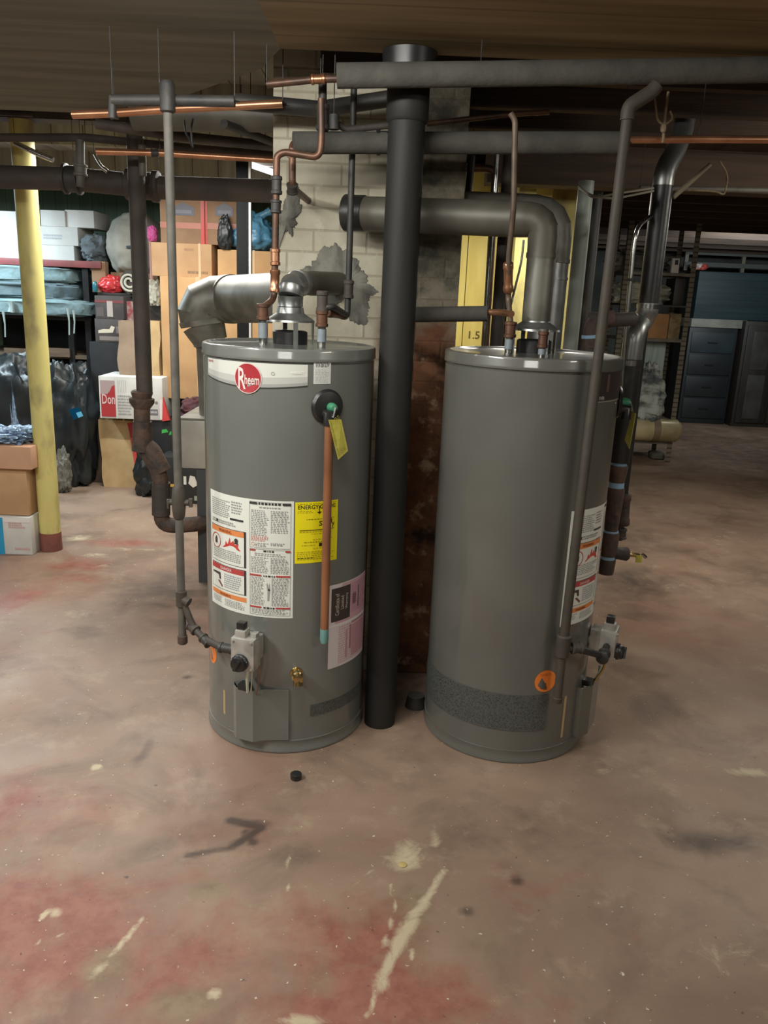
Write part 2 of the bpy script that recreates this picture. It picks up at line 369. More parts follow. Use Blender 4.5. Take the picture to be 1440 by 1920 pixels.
def board_mat(name, c1, c2, gap, axis, width, rough=.8, gapc=(.01, .008, .006, 1), gapw=.04):
    """painted boards: lines across an axis plus streaks"""
    mt = bpy.data.materials.new(name); mt.use_nodes = True; nt = mt.node_tree; N = nt.nodes; L = nt.links
    b = N['Principled BSDF']; b.inputs['Roughness'].default_value = rough; b.inputs['Specular IOR Level'].default_value = .25
    tc = N.new('ShaderNodeTexCoord'); sp = N.new('ShaderNodeSeparateXYZ'); L.new(tc.outputs['Object'], sp.inputs[0])
    dv = N.new('ShaderNodeMath'); dv.operation = 'DIVIDE'; dv.inputs[1].default_value = width; L.new(sp.outputs[axis], dv.inputs[0])
    fr = N.new('ShaderNodeMath'); fr.operation = 'FRACT'; L.new(dv.outputs[0], fr.inputs[0])
    ls = N.new('ShaderNodeMath'); ls.operation = 'LESS_THAN'; ls.inputs[1].default_value = gapw; L.new(fr.outputs[0], ls.inputs[0])
    mp = N.new('ShaderNodeMapping'); st = [.6, .6, .6]; st[axis] = 7; mp.inputs['Scale'].default_value = st; L.new(tc.outputs['Object'], mp.inputs['Vector'])
    nz = N.new('ShaderNodeTexNoise'); nz.inputs['Scale'].default_value = 1.6; nz.inputs['Detail'].default_value = 7; L.new(mp.outputs[0], nz.inputs['Vector'])
    mr = N.new('ShaderNodeMapRange'); mr.inputs[1].default_value = .35; mr.inputs[2].default_value = .65; L.new(nz.outputs['Fac'], mr.inputs[0])
    mx = N.new('ShaderNodeMix'); mx.data_type = 'RGBA'; mx.inputs[6].default_value = c1; mx.inputs[7].default_value = c2; L.new(mr.outputs[0], mx.inputs[0])
    m2 = N.new('ShaderNodeMix'); m2.data_type = 'RGBA'; L.new(mx.outputs[2], m2.inputs[6]); m2.inputs[7].default_value = gapc
    mg = N.new('ShaderNodeMath'); mg.operation = 'MULTIPLY'; mg.inputs[1].default_value = gap; L.new(ls.outputs[0], mg.inputs[0]); L.new(mg.outputs[0], m2.inputs[0])
    L.new(m2.outputs[2], b.inputs['Base Color'])
    return mt
ceil_m = board_mat('ceiling_boards', srgb(138, 122, 94), srgb(108, 92, 66), .3, 1, .30)
ceil_g = board_mat('grey_ceiling_boards', srgb(126, 124, 112), srgb(106, 104, 93), .12, 1, .30)
ceil_dark = board_mat('subfloor_boards', srgb(70, 56, 43), srgb(50, 39, 30), .6, 0, .14)
ceil_light = board_mat('whitewashed_subfloor', srgb(168, 164, 148), srgb(132, 129, 116), .6, 0, .2)
wall_m = M('basement_plaster', srgb(92, 92, 84), srgb(76, 76, 70), scale=2, rough=.9, bump=.2, bscale=12)
green_wall = board_mat('green_boards', srgb(112, 132, 112), srgb(96, 116, 98), .5, 0, .12, gapw=.07, gapc=(.05, .07, .05, 1))
dark_wall = M('dark_back_wall', srgb(70, 72, 68), srgb(54, 56, 53), scale=2, rough=.9, bump=.2, bscale=8)

bm = B(); add_box(bm, (3.55, .35, 2.445), (7.9, 5.1, .07)); struct('ceiling', bm, ceil_m)
bm = B(); q = [(-6.5, -2.2), (-.4, -2.2), (-.4, 2.9), (-.5, 3.15), (-1.0, 3.75), (-1.5, 4.05), (-6.5, 4.05)]
lo = [bm.verts.new((x, y, 2.41)) for x, y in q]; hi = [bm.verts.new((x, y, 2.48)) for x, y in q]
bm.faces.new(lo[::-1]); bm.faces.new(hi)
for k in range(len(q)): bm.faces.new((lo[k], lo[(k+1) % len(q)], hi[(k+1) % len(q)], hi[k]))
struct('ceiling', bm, ceil_g)
bm = B(); add_box(bm, (-3.45, 8.05, 2.66), (6.1, 10.3, .06)); struct('ceiling_bay', bm, ceil_light)
bm = B(); add_box(bm, (3.55, 8.05, 2.66), (7.9, 10.3, .06)); struct('ceiling_bay', bm, ceil_dark)
bm = B(); add_box(bm, (-6.55, 5.5, 1.35), (.1, 15.6, 2.7)); struct('wall_left', bm, wall_m)
bm = B(); add_box(bm, (7.55, 5.5, 1.35), (.1, 15.6, 2.7)); struct('wall_right', bm, wall_m)
bm = B(); add_box(bm, (.5, 13.25, 1.35), (14.2, .1, 2.7)); struct('wall_back', bm, dark_wall)
bm = B(); add_box(bm, (.5, -2.25, 1.35), (14.2, .1, 2.7)); struct('wall_front', bm, board_mat('reflection_bands', srgb(150, 150, 140), srgb(120, 120, 112), 1., 0, .9, gapw=.45, gapc=srgb(60, 60, 56)))  # pale and dark bands added for streak reflections on the heater jackets
bm = B(); add_box(bm, (-3.7, 8.35, 1.32), (5.6, .1, 2.6)); struct('wall_partition', bm, green_wall)
# joists and girder
for i, y in enumerate((3.28, 3.72, 4.16, 5.6, 6.1, 6.6, 7.1, 7.6, 8.1, 8.9, 9.7, 10.5, 11.3, 12.1)):
    bm = B(); add_box(bm, (3.6, y, 2.53), (7.8, .05, .2)); struct('ceiling_joist', bm, wood_dark)
for i, y in enumerate((4.4, 5.5, 6.7, 7.9)):
    bm = B(); add_box(bm, (-3.4, y, 2.56), (6.0, .06, .14)); struct('ceiling_joist', bm, ceil_light)
bm = B(); add_box(bm, (4.0, 4.9, 2.385), (7.0, .16, .2)); struct('ceiling_girder', bm, wood_dark)

# ------------------------------------------------------------------ lighting
def area(loc, size, power, col, rot=(0, 0, 0), name='lamp_or_fill'):
    l = bpy.data.lights.new(name, 'AREA'); l.shape = 'RECTANGLE'; l.size, l.size_y = size; l.energy = power; l.color = col
    o = bpy.data.objects.new(name, l); COL.objects.link(o); o.location = loc; o.rotation_euler = rot; return o
WARM = (1, .945, .83); NEU = (1, .985, .92); COOL = (.72, .9, 1)
area((-1.9, 1.2, 2.36), (.12, 1.2), 66, NEU, (0, math.radians(-20), 0))
area((-.55, 1.75, 2.385), (.9, .08), 20, NEU, (math.radians(50), 0, 0))  # unseen fill lamp added to brighten the chimney face
area((-2.6, 2.7, 2.36), (1.2, .1), 26, NEU)
area((2.7, .6, 2.36), (.12, 1.2), 30, WARM, (0, math.radians(20), 0))
area((-.3, -1.2, 2.3), (1.2, .12), 14, NEU, (math.radians(30), 0, 0))
area((-1.35, 5.0, 2.42), (1.2, .1), 46, NEU)
area((-1.7, 5.9, 2.42), (.9, .1), 22, NEU)
area((-3.5, 6.2, 2.4), (.1, 1.2), 72, COOL, (0, 0, 0))
area((2.9, 5.2, 2.25), (1.2, .1), 26, WARM)
area((.9, 4.75, 2.2), (.5, .1), 14, WARM)
area((4.2, 9.2, 2.35), (1.2, .1), 34, (.88, .97, 1), (math.radians(62), 0, 0))  # added fill lamp, tilted back to lift the dim far right
area((2.6, 3.35, 2.25), (1.0, .1), 15, WARM, (math.radians(60), 0, 0))  # out-of-view fill lamp added to light the girder and joists
w = bpy.data.worlds.new('world'); scn.world = w; w.use_nodes = True
w.node_tree.nodes['Background'].inputs[0].default_value = (.6, .62, .6, 1); w.node_tree.nodes['Background'].inputs[1].default_value = .1
scn.view_settings.view_transform = 'Standard'; scn.view_settings.exposure = -0.08; scn.view_settings.gamma = 1.08

# ------------------------------------------------------------------ water heaters
screen_m = bpy.data.materials.new('perforated_screen'); screen_m.use_nodes = True
_n = screen_m.node_tree; _b = _n.nodes['Principled BSDF']; _b.inputs['Roughness'].default_value = .5
_tc = _n.nodes.new('ShaderNodeTexCoord'); _v = _n.nodes.new('ShaderNodeTexVoronoi'); _v.inputs['Scale'].default_value = 170
_r = _n.nodes.new('ShaderNodeMapRange'); _r.inputs[1].default_value = .3; _r.inputs[2].default_value = .45
_x = _n.nodes.new('ShaderNodeMix'); _x.data_type = 'RGBA'; _x.inputs[6].default_value = srgb(44, 46, 45); _x.inputs[7].default_value = srgb(76, 78, 75)
_n.links.new(_tc.outputs['Object'], _v.inputs['Vector']); _n.links.new(_v.outputs['Distance'], _r.inputs[0]); _n.links.new(_r.outputs[0], _x.inputs[0]); _n.links.new(_x.outputs[2], _b.inputs['Base Color'])
green_p = M('green_plastic', srgb(60, 130, 96), rough=.4)
teal_p = M('teal_plastic_tip', srgb(104, 150, 146), rough=.5)
blue_band = M('blue_plastic_ring', srgb(140, 176, 206), rough=.35)
valve_m = M('cast_aluminium', srgb(182, 179, 171), srgb(156, 153, 146), scale=20, rough=.42, metal=.4)
wire_white = M('pale_wire', srgb(206, 210, 190), rough=.5)
wire_red = M('copper_pilot_tube', srgb(126, 84, 66), rough=.5)
tagyellow = M('yellow_tag', srgb(206, 196, 84), srgb(190, 180, 70), scale=40, rough=.55)

HL = dict(cx=-.362, cy=2.927, r=.305, H=1.471)
HR = dict(cx=.512, cy=2.932, r=.312, H=1.475)
def hit(h, px, py): return cyl_hit(px, py, h['cx'], h['cy'], h['r'])
aL = hit(HL, 397, 1020)[0]; ROT = hit(HR, 1062, 1050)[0]-aL

def heater(h, name, label, rot, left):
    cx, cy, r, H = h['cx'], h['cy'], h['r'], h['H']
    root = thing(name, label, 'water heater', (cx, cy, 0), 'grey gas water heaters')
    P = lambda a, z, off=0: Vector((cx+(r+off)*math.cos(a), cy+(r+off)*math.sin(a), z))
    def patch(bm, a0, a1, z0, z1, off, n=24, mi=0):
        lo = [bm.verts.new(P(lerp(a0, a1, i/n), z0, off)) for i in range(n+1)]; hi = [bm.verts.new(P(lerp(a0, a1, i/n), z1, off)) for i in range(n+1)]
        for i in range(n): f = bm.faces.new((lo[i], lo[i+1], hi[i+1], hi[i])); f.material_index = mi
    def frame(a, z, off=0):
        x = Vector((-math.sin(a), math.cos(a), 0)); y = -Vector((math.cos(a), math.sin(a), 0))
        q = Matrix((x, y, Vector((0, 0, 1)))).transposed(); o = P(a, z, off)
        return (lambda p: o+q @ Vector(p)), q
    def sheet(a0, a1, z0, z1, w=None):
        return Sheet(lambda u, v, l: P(lerp(a0, a1, u), lerp(z0, z1, v), .0008+.0007*l), abs(a1-a0)*r, z1-z0)
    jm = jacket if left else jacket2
    bm = B(); add_lathe(bm, [(r-.012, .0), (r-.012, .05), (r, .052), (r, .06), (r, H-.05), (r-.004, H-.048), (r-.004, H-.04)], (cx, cy, 0), seg=96); obj('tank_jacket', bm, jm, root, angle=50)
    bm = B(); add_lathe(bm, [(r-.006, 0), (r+.004, .003), (r+.005, .012), (r+.002, .016), (r+.002, .046), (r+.0035, .05), (r+.0035, .053), (r-.005, .055)], (cx, cy, 0), seg=96); obj('base_ring', bm, jm, root, angle=50)
    bm = B(); add_lathe(bm, [(r-.004, H-.043), (r+.004, H-.041), (r+.0055, H-.036), (r+.004, H-.031), (r+.004, H-.010), (r+.002, H-.003), (r-.006, H), (r-.016, H-.001), (r-.022, H-.006), (.08, H-.002), (.002, H-.002)], (cx, cy, 0), seg=96); obj('lid', bm, jm, root, angle=50)
    # seam down the jacket
    bm = B(); patch(bm, hit(HL, 690, 900)[0]+rot, hit(HL, 690, 900)[0]+rot+.03, .06, H-.05, .0015, 2); obj('jacket_seam', bm, jm, root)
    # --- big instruction label
    a0 = aL+rot; a1 = hit(HL, 550, 1040)[0]+rot; z1 = hit(HL, 550, 940)[1]; z0 = hit(HL, 549, 1159)[1]
    us = (hit(HL, 467, 1040)[0]-aL)/(a1-rot-aL)
    s = sheet(a0, a1, z0, z1); rnd = random.Random(3); INK = (146, 146, 143); PAP = (222, 224, 214); DK = (52, 50, 50)
    RED = (176, 62, 58); ORA = (222, 132, 72)
    s.rect(0, 0, 1, 1, PAP, 0)
    L0, L1 = .03, us-.03
    s.lines(L0+.02, .80, lerp(L0, L1, .62), .95, 9, INK, rnd=rnd); s.lines(lerp(L0, L1, .66), .85, L1-.04, .96, 5, INK, rnd=rnd)
    s.rect(lerp(L0, L1, .62), .795, L1-.03, .812, DK, 2); s.lines(L0+.02, .74, L1-.1, .775, 2, INK, rnd=rnd, fill=.7); s.rect(lerp(L0, L1, .2), .748, lerp(L0, L1, .26), .772, DK, 3)
    # warning box
    s.rect(L0, .405, L1, .715, DK, 1); s.rect(L0+.01, .41, L1-.022, .71, PAP, 2); s.rect(L0+.01, .665, L1-.022, .71, ORA, 3)
    s.words('WARNING', lerp(L0, L1, .3), .674, lerp(L0, L1, .66), .7, (120, 60, 40), 4)
    cu, cv = lerp(L0, L1, .2), .585
    s.ring(cu, cv, .028, .003, RED, 4); s.rect(cu-.022, cv-.026, cu+.02, cv+.022, (70, 54, 54), 3); s.rect(cu-.008, cv+.022, cu+.012, cv+.036, (70, 54, 54), 3)
    e, fdx = lerp(L0, L1, .68), (L1-L0)
    s.poly([(e-.27*fdx, .545), (e+.2*fdx, .545), (e+.14*fdx, .575), (e+.15*fdx, .6), (e+.06*fdx, .59), (e+.03*fdx, .625), (e-.04*fdx, .595), (e-.06*fdx, .645), (e-.12*fdx, .58), (e-.17*fdx, .605), (e-.2*fdx, .565)], (204, 66, 60), 4)
    s.disc(e+.1*fdx, .63, .008, DK, 5); s.poly([(e+.05*fdx, .6), (e+.15*fdx, .6), (e+.13*fdx, .622), (e+.08*fdx, .622)], DK, 5)
    s.lines(L0+.04, .435, L1-.05, .53, 6, INK, lift=4, rnd=rnd)
    # danger box
    s.rect(L0, .165, L1, .385, DK, 1); s.rect(L0+.01, .17, L1-.022, .38, PAP, 2); s.rect(L0+.01, .335, L1-.022, .38, RED, 3)
    s.words('DANGER', lerp(L0, L1, .34), .345, lerp(L0, L1, .66), .37, (226, 200, 196), 4)
    s.poly([(L0+.03, .305), (L0+.03, .29), (lerp(L0, L1, .28), .285), (lerp(L0, L1, .3), .25), (lerp(L0, L1, .34), .25), (lerp(L0, L1, .33), .31)], (70, 58, 58), 4)
    s.poly([(lerp(L0, L1, .24), .235), (lerp(L0, L1, .3), .24), (lerp(L0, L1, .4), .2), (lerp(L0, L1, .38), .185)], (120, 70, 66), 4)
    s.lines(lerp(L0, L1, .45), .19, L1-.05, .32, 7, (150, 152, 160), lift=4, rnd=rnd)
    s.rect(L0, .105, L1, .145, ORA, 1); s.words('WARNING', lerp(L0, L1, .3), .113, lerp(L0, L1, .62), .136, (120, 60, 40), 2)
    s.lines(L0+.02, .04, lerp(L0, L1, .36), .095, 4, (140, 150, 156), rnd=rnd); s.lines(lerp(L0, L1, .45), .03, L1-.02, .095, 5, INK, rnd=rnd)
    # right column
    R0, R1 = us+.01, .975; mid = (R0+R1)/2
    s.frame(R0, .60, R1, .985, .0012, (120, 120, 120), 2); s.rect(R0, .962, R0+.08, .98, DK, 3); s.rect(R1-.08, .962, R1, .98, DK, 3)
    s.lines(R0+.09, .96, R1-.09, .982, 1, DK, fill=.8, rnd=rnd, ragged=0); s.lines(R0+.1, .93, R1-.1, .95, 1, INK, rnd=rnd, ragged=0)
    s.lines(R0+.015, .70, mid-.01, .92, 15, INK, rnd=rnd); s.lines(mid+.01, .73, R1-.015, .92, 13, INK, rnd=rnd)
    s.lines(R0+.015, .655, mid-.01, .70, 3, (206, 150, 140), rnd=rnd, fill=.8); s.lines(R0+.06, .61, mid-.01, .645, 3, INK, rnd=rnd); s.ring(R0+.035, .63, .007, .002, (206, 150, 140), 2, 10)
    s.lines(mid+.01, .625, R1-.05, .65, 2, INK, rnd=rnd, fill=.75)
    s.frame(R0, .02, R1, .59, .0012, (120, 120, 120), 2)
    for yy in (.585, .372, .095):
        s.rect(R0, yy-.014, R0+(.12 if yy < .5 else .06), yy, RED, 3); s.rect(R1-(.14 if yy < .5 else .05), yy-.014, R1, yy, RED, 3)
        s.lines(R0+.14, yy-.02, R1-.15, yy, 1, DK, fill=.7, rnd=rnd, ragged=0)
    s.lines(R0+.05, .53, R1-.05, .56, 2, INK, rnd=rnd)
    s.lines(R0+.015, .385, mid-.015, .525, 10, INK, rnd=rnd); s.lines(mid+.01, .385, R1-.015, .525, 10, INK, rnd=rnd)
    s.lines(R0+.015, .105, mid-.05, .35, 19, INK, rnd=rnd); s.lines(mid+.02, .105, R1-.015, .35, 19, INK, rnd=rnd)
    s.poly([(mid-.03, .3), (mid-.02, .3), (mid-.015, .25), (mid+.0, .31), (mid+.005, .24), (mid-.005, .15), (mid-.02, .15), (mid-.02, .23)], (150, 150, 148), 2); s.disc(mid-.005, .245, .004, DK, 3, 8)
    s.lines(R0+.02, .03, R1-.02, .075, 4, INK, rnd=rnd)
    s.done('instruction_label', root, 'white printed instruction label with red and orange warning panels')
    # --- round orange sticker and tan strip
    px = (398, 1222) if left else (1023, 1277)
    a, z = hit(h, *px); q = .043
    s = sheet(a-q/r, a+q/r, z-q, z+q); s.disc(.5, .5, q, (236, 124, 46), 0)
    s.poly([(.42, .22), (.6, .22), (.55, .15), (.47, .15)], (120, 70, 40), 1); s.poly([(.49, .25), (.53, .25), (.53, .42), (.49, .42)], (120, 70, 40), 1); s.lines(.22, .74, .8, .86, 2, (180, 90, 40), 1, rnd=rnd)
    s.done('round_sticker', root, 'round orange sticker')
    pa, pb = ((418, 1292), (424, 1340)) if left else ((1060, 1305), (1053, 1382))
    q0, q1 = hit(h, *pa), hit(h, *pb); am = (q0[0]+q1[0])/2
    s = sheet(am-.02, am+.02, q1[1], q0[1]); s.rect(0, 0, 1, 1, (182, 156, 112), 0); s.done('paper_strip', root, 'narrow tan paper strip')
    # --- perforated air inlet screen near the floor
    if left: a0, a1, z1, z0 = hit(h, 582, 1330)[0], hit(h, 582, 1330)[0]+1.1, hit(h, 582, 1322)[1], hit(h, 582, 1343)[1]
    else: a0, a1, z1, z0 = hit(h, 800, 1310)[0]-.6, hit(h, 1026, 1330)[0], hit(h, 1000, 1304)[1], hit(h, 1000, 1370)[1]
    bm = B(); patch(bm, a0, a1, z0, z1, .002, 40); obj('air_screen', bm, screen_m, root)
    # --- burner access door: folded panel standing off the jacket
    a0, a1 = hit(HL, 440, 1340)[0]+rot, hit(HL, 541, 1340)[0]+rot; z0, z1 = hit(HL, 541, 1386)[1], hit(HL, 541, 1292)[1]
    prof = [(0, .001), (.06, .02), (.16, .036), (.45, .036), (.6, .014), (1, .008), (1.0, .001)] if left else [(0, .001), (.03, .02), (.25, .04), (.7, .05), (.95, .062), (1.0, .062)]
    bm = B(); rows = []
    for u, off in prof:
        rows.append([bm.verts.new(P(lerp(a0, a1, u), zz, off)) for zz in (z0, z1)]+[bm.verts.new(P(lerp(a0, a1, u), zz, max(0, off-.004))) for zz in (z1, z0)])
    for x, y in zip(rows, rows[1:]):
        for k in range(4): bm.faces.new((x[k], x[(k+1) % 4], y[(k+1) % 4], y[k]))
    for x in (rows[0], rows[-1]): bm.faces.new(x)
    d = obj('access_door', bm, jm, root, angle=20)
    fr, q = frame(lerp(a0, a1, .27), z1-.004, .0)
    bm = B(); add_box(bm, fr((0, -.018, .01)), (.036, .034, .022), q); obj('burner_opening', bm, rubber, root)
    # --- gas control valve
    va, vz = hit(HL, 477, 1207)[0]+rot, hit(HL, 477, 1207)[1]
    fr, q = frame(va, vz)
    bm = B(); add_box(bm, fr((0, -.07, 0)), (.088, .06, .118), q, .007); add_box(bm, fr((.004, -.028, .004)), (.07, .05, .09), q, .006)
    add_box(bm, fr((-.012, -.07, .07)), (.04, .045, .03), q, .006); add_tube(bm, [fr((0, .002, 0)), fr((0, -.03, 0))], .022)
    add_box(bm, fr((.03, -.06, .066)), (.022, .03, .014), q, .003)
    for sx in (-.034, .034):
        for sz in (-.05, .05): add_lathe(bm, [(.005, 0), (.005, .004), (.002, .005)], fr((sx, -.1, sz)), axis=q @ Vector((0, -1, 0)), seg=8)
    v = obj('gas_valve', bm, valve_m, root); plabel(v, 'grey cast gas control valve')
    bm = B(); add_lathe(bm, [(.031, 0), (.031, .012), (.027, .016), (.026, .026), (.02, .029)], fr((-.006, -.1, -.028)), axis=q @ Vector((0, -1, 0)), seg=28)
    add_box(bm, fr((-.006, -.132, -.028)), (.012, .012, .044), q @ Matrix.Rotation(.5, 3, 'Y'), .003); k = obj('control_knob', bm, rubber, v); plabel(k, 'black round control knob')
    sdial = Sheet(lambda u, vv, l: fr((-.006+(u-.5)*.07, -.1128-.0003*l, -.028+(vv-.5)*.07)), .07, .07)
    for i in range(9):
        t = math.radians(20+i*28); sdial.poly([(.5+.4*math.cos(t-.06), .5+.4*math.sin(t-.06)), (.5+.44*math.cos(t-.06), .5+.44*math.sin(t-.06)), (.5+.44*math.cos(t+.06), .5+.44*math.sin(t+.06)), (.5+.4*math.cos(t+.06), .5+.4*math.sin(t+.06))], (220, 220, 214), 0)
    sdial.done('dial_marks', v)
    bm = B(); add_box(bm, fr((-.014, -.07, .098)), (.03, .03, .026), q, .004); obj('pilot_button', bm, rubber, v)
    bm = B(); pts = round_path([fr((.006, -.066, -.055)), fr((.002, -.066, -.11)), fr((-.012, -.03, z1-vz-.01))], .04); add_tube(bm, pts, .0055, 8); obj('gas_tube', bm, wire_white if left else brass, v)
    for i in range(2):
        bm = B(); add_tube(bm, round_path([fr((.02+.024*i, -.06, -.05)), fr((.018+.03*i, -.06, -.1)), fr((.0+.02*i, -.03, z1-vz-.012))], .05), .0024, 8)
        obj('pilot_wire', bm, wire_red if i else wire_white, v)
    # --- drain cock
    da, dz = (hit(HL, 556, 1262)[0]+rot, hit(HL, 556, 1262)[1])
    fr, q = frame(da, dz); yo = q @ Vector((0, -1, 0))
    bm = B(); add_lathe(bm, [(.024, -.002), (.022, .003), (.017, .004), (.017, .016), (.021, .02), (.021, .032), (.016, .036), (.016, .056), (.01, .058)], fr((0, 0, 0)), axis=yo, seg=20)
    add_tube(bm, [fr((0, -.040, .004)), fr((0, -.048, -.026))], [.015, .017], 14); obj('drain_cock', bm, brass, root)
    # --- relief valve with its tag
    ta, tz = (hit(HL, 613, 762)[0] if left else math.radians(-9), hit(HL, 613, 762)[1]+(0 if left else .03))
    fr, q = frame(ta, tz); yo = q @ Vector((0, -1, 0))
    bm = B(); add_lathe(bm, [(.058, 0), (.058, .003), (.05, .012), (.022, .016), (.02, .016)], fr((0, 0, 0)), axis=yo, seg=36); add_tube(bm, [fr((-.008, 0, -.02)), fr((-.008, -.034, -.024)), fr((-.008, -.034, -.058))], [.016, .02, .019], 14); rv = obj('relief_valve', bm, rubber, root); plabel(rv, 'black round relief valve collar')
    bm = B(); add_lathe(bm, [(.014, .01), (.016, .03), (.011, .045), (.004, .047)], fr((.006, 0, 0)), axis=yo, seg=16); obj('valve_cap', bm, green_p, rv)
    bm = B(); add_tube(bm, [fr((.008, -.048, .002)), fr((-.004, -.056, -.03))], .004, 8); obj('test_lever', bm, chrome, rv)
    bm = B()
    c0 = [(-.026, -.066, -.034), (.024, -.060, -.036), (.058, -.05, -.145), (.014, -.064, -.17)]
    top = [bm.verts.new(fr(p)) for p in c0]; bt = [bm.verts.new(fr((p[0], p[1]+.0012, p[2]))) for p in c0]
    bm.faces.new(top); bm.faces.new(bt[::-1])
    for k in range(4): bm.faces.new((top[k], bt[k], bt[(k+1) % 4], top[(k+1) % 4]))
    tg = obj('paper_tag', bm, tagyellow, rv); plabel(tg, 'yellow paper tag hanging from the relief valve')
    O, U1, V1 = Vector(c0[3]), Vector(c0[2])-Vector(c0[3]), Vector(c0[0])-Vector(c0[3])
    st = Sheet(lambda u, vv, l: fr(O+U1*u+V1*vv+Vector((0, -.0006*(l+1), 0))), .045, .13)
    st.lines(.1, .32, .9, .94, 16, (166, 158, 70), 0, rnd=rnd, ragged=.1); st.lines(.1, .05, .9, .26, 7, (160, 150, 66), 0, rnd=rnd, ragged=.1); st.rect(.02, .275, .98, .29, (222, 214, 120), 0); st.done('tag_print', rv)
    if left:
        zb = hit(h, 612, 1196)[1]-.0
        bm = B(); add_tube(bm, [fr((-.008, -.034, -.05)), Vector(fr((-.008, -.034, 0)))+Vector((0, 0, zb-tz+.05))], .0148, 18); obj('discharge_tube', bm, copper_pipe, root)
        e = Vector(fr((-.008, -.034, 0))); bm = B(); add_tube(bm, [(e.x, e.y, zb+.055), (e.x, e.y, zb+.012), (e.x, e.y, zb)], [.0152, .0152, .012], 18); obj('tube_tip', bm, teal_p, root)
    # --- logo strip and small stickers
    if left:
        a0, a1 = hit(h, 391, 690)[0], hit(h, 577, 700)[0]; z1, z0 = hit(h, 577, 684)[1], hit(h, 577, 720)[1]-.02
        s = sheet(a0, a1, z0, z1); n = 40; hh = z1-z0
        low = lambda u: .22-.2*math.sin(PI*min(1, .12+u*.83))+(.16*(1-u)**3)
        for i in range(n):
            u, u2 = i/n, (i+1)/n
            s.poly([(u, low(u)), (u2, low(u2)), (u2, 1), (u, 1)], (204, 205, 196), 0)
            k = lambda q, f: lerp(low(q), 1, f)
            s.poly([(u, low(u)), (u2, low(u2)), (u2, k(u2, .42)), (u, k(u, .42))], (178, 179, 172), 1)
            s.poly([(u, low(u)), (u2, low(u2)), (u2, k(u2, .14)), (u, k(u, .14))], (150, 151, 146), 2)
            s.poly([(u, low(u)-.05), (u2, low(u2)-.05), (u2, low(u2)), (u, low(u))], (48, 48, 44), 1)
        s.lines(.02, .85, .11, .95, 1, (180, 110, 110), rnd=rnd, fill=.8); s.ring(.72, .62, .006, .0015, (150, 150, 146), 3, 12)
        s.words('WARRANTY', .86, .62, .97, .74, (232, 232, 226), 3)
        ca, cz = hit(h, 465, 709); cu, cv = (ca-a0)/(a1-a0), (cz-z0)/hh
        s.disc(cu, cv, .05, (214, 190, 184), 4, 48); s.disc(cu, cv, .047, (158, 34, 42), 5, 48)
        s.words('R', cu-.034/s.w, cv-.036/s.h, cu-.006/s.w, cv+.034/s.h, (224, 206, 200), 6); s.words('heem', cu-.010/s.w, cv-.020/s.h, cu+.042/s.w, cv+.012/s.h, (224, 206, 200), 6)
        s.done('logo_strip', root, 'white curved logo strip with a round red emblem')
        a0, a1 = hit(h, 588, 690)[0], hit(h, 620, 700)[0]; z1, z0 = hit(h, 588, 675)[1], hit(h, 588, 720)[1]
        s = sheet(a0, a1, z0, z1); s.rect(0, 0, 1, 1, (206, 208, 202), 0); s.lines(.12, .7, .9, .95, 5, (110, 112, 112), 1, rnd=rnd, fill=.7); s.lines(.1, .05, .92, .64, 9, (186, 188, 184), 1, rnd=rnd); s.done('notice_sticker', root, 'small white notice sticker')
        # energy label
        a0, a1 = hit(h, 553, 1000)[0], hit(h, 632, 1000)[0]; z1, z0 = hit(h, 555, 942)[1], hit(h, 553, 1057)[1]
        s = sheet(a0, a1, z0, z1); Y_, K_, T_ = (238, 222, 20), (40, 36, 10), (180, 164, 20)
        s.rect(0, 0, 1, 1, Y_, 0); s.words('ENERGY', .06, .885, .52, .95, K_, 1); s.words('GUIDE', .54, .885, .93, .95, K_, 1)
        s.rect(.525, .83, .545, .93, K_, 1); s.poly([(.48, .835), (.59, .835), (.535, .795)], K_, 1)
        s.lines(.05, .955, .95, .985, 1, T_, 1, rnd=rnd); s.lines(.05, .82, .45, .865, 2, T_, 1, rnd=rnd); s.lines(.25, .705, .95, .73, 1, K_, 1, rnd=rnd, fill=.35)
        s.words('S', .53, .605, .61, .685, K_, 1); s.words('l', .82, .63, .85, .7, K_, 1); s.words('y', .84, .56, .92, .64, K_, 1)
        s.rect(.1, .535, .9, .55, (110, 100, 16), 1); s.lines(.1, .5, .9, .53, 1, T_, 1, rnd=rnd); s.lines(.35, .47, .9, .49, 1, T_, 1, rnd=rnd)
        s.lines(.4, .37, .9, .4, 1, T_, 1, rnd=rnd); s.lines(.2, .33, .75, .36, 1, (140, 126, 20), 1, rnd=rnd); s.rect(.54, .265, .7, .325, K_, 1); s.lines(.15, .28, .5, .31, 1, T_, 1, rnd=rnd)
        s.lines(.4, .23, .8, .25, 1, T_, 1, rnd=rnd); s.lines(.05, .05, .93, .2, 5, T_, 1, rnd=rnd); s.lines(.06, .07, .4, .1, 1, K_, 1, rnd=rnd)
        s.done('energy_label', root, 'yellow energy rating label with black print')
        # warranty sheet in its plastic pocket
        a0, a1 = hit(h, 616, 1170)[0], hit(h, 681, 1170)[0]; z1, z0 = hit(h, 620, 1098)[1], hit(h, 612, 1256)[1]
        s = sheet(a0, a1, z0, z1); W_, PK, RB = (214, 204, 204), (202, 158, 168), (170, 110, 124)
        s.rect(0, 0, 1, 1, W_, 0); s.rect(.25, .58, .97, .99, PK, 1); s.rect(.12, .53, .97, .58, PK, 1)
        s.rect(.04, .56, .44, .955, (60, 50, 46), 2)
        s.words('Certificate of', .11, .63, .19, .89, (176, 166, 156), 3, turn=True); s.words('Limited', .22, .69, .29, .85, (176, 166, 156), 3, turn=True); s.words('Warranty', .32, .68, .39, .87, (176, 166, 156), 3, turn=True)
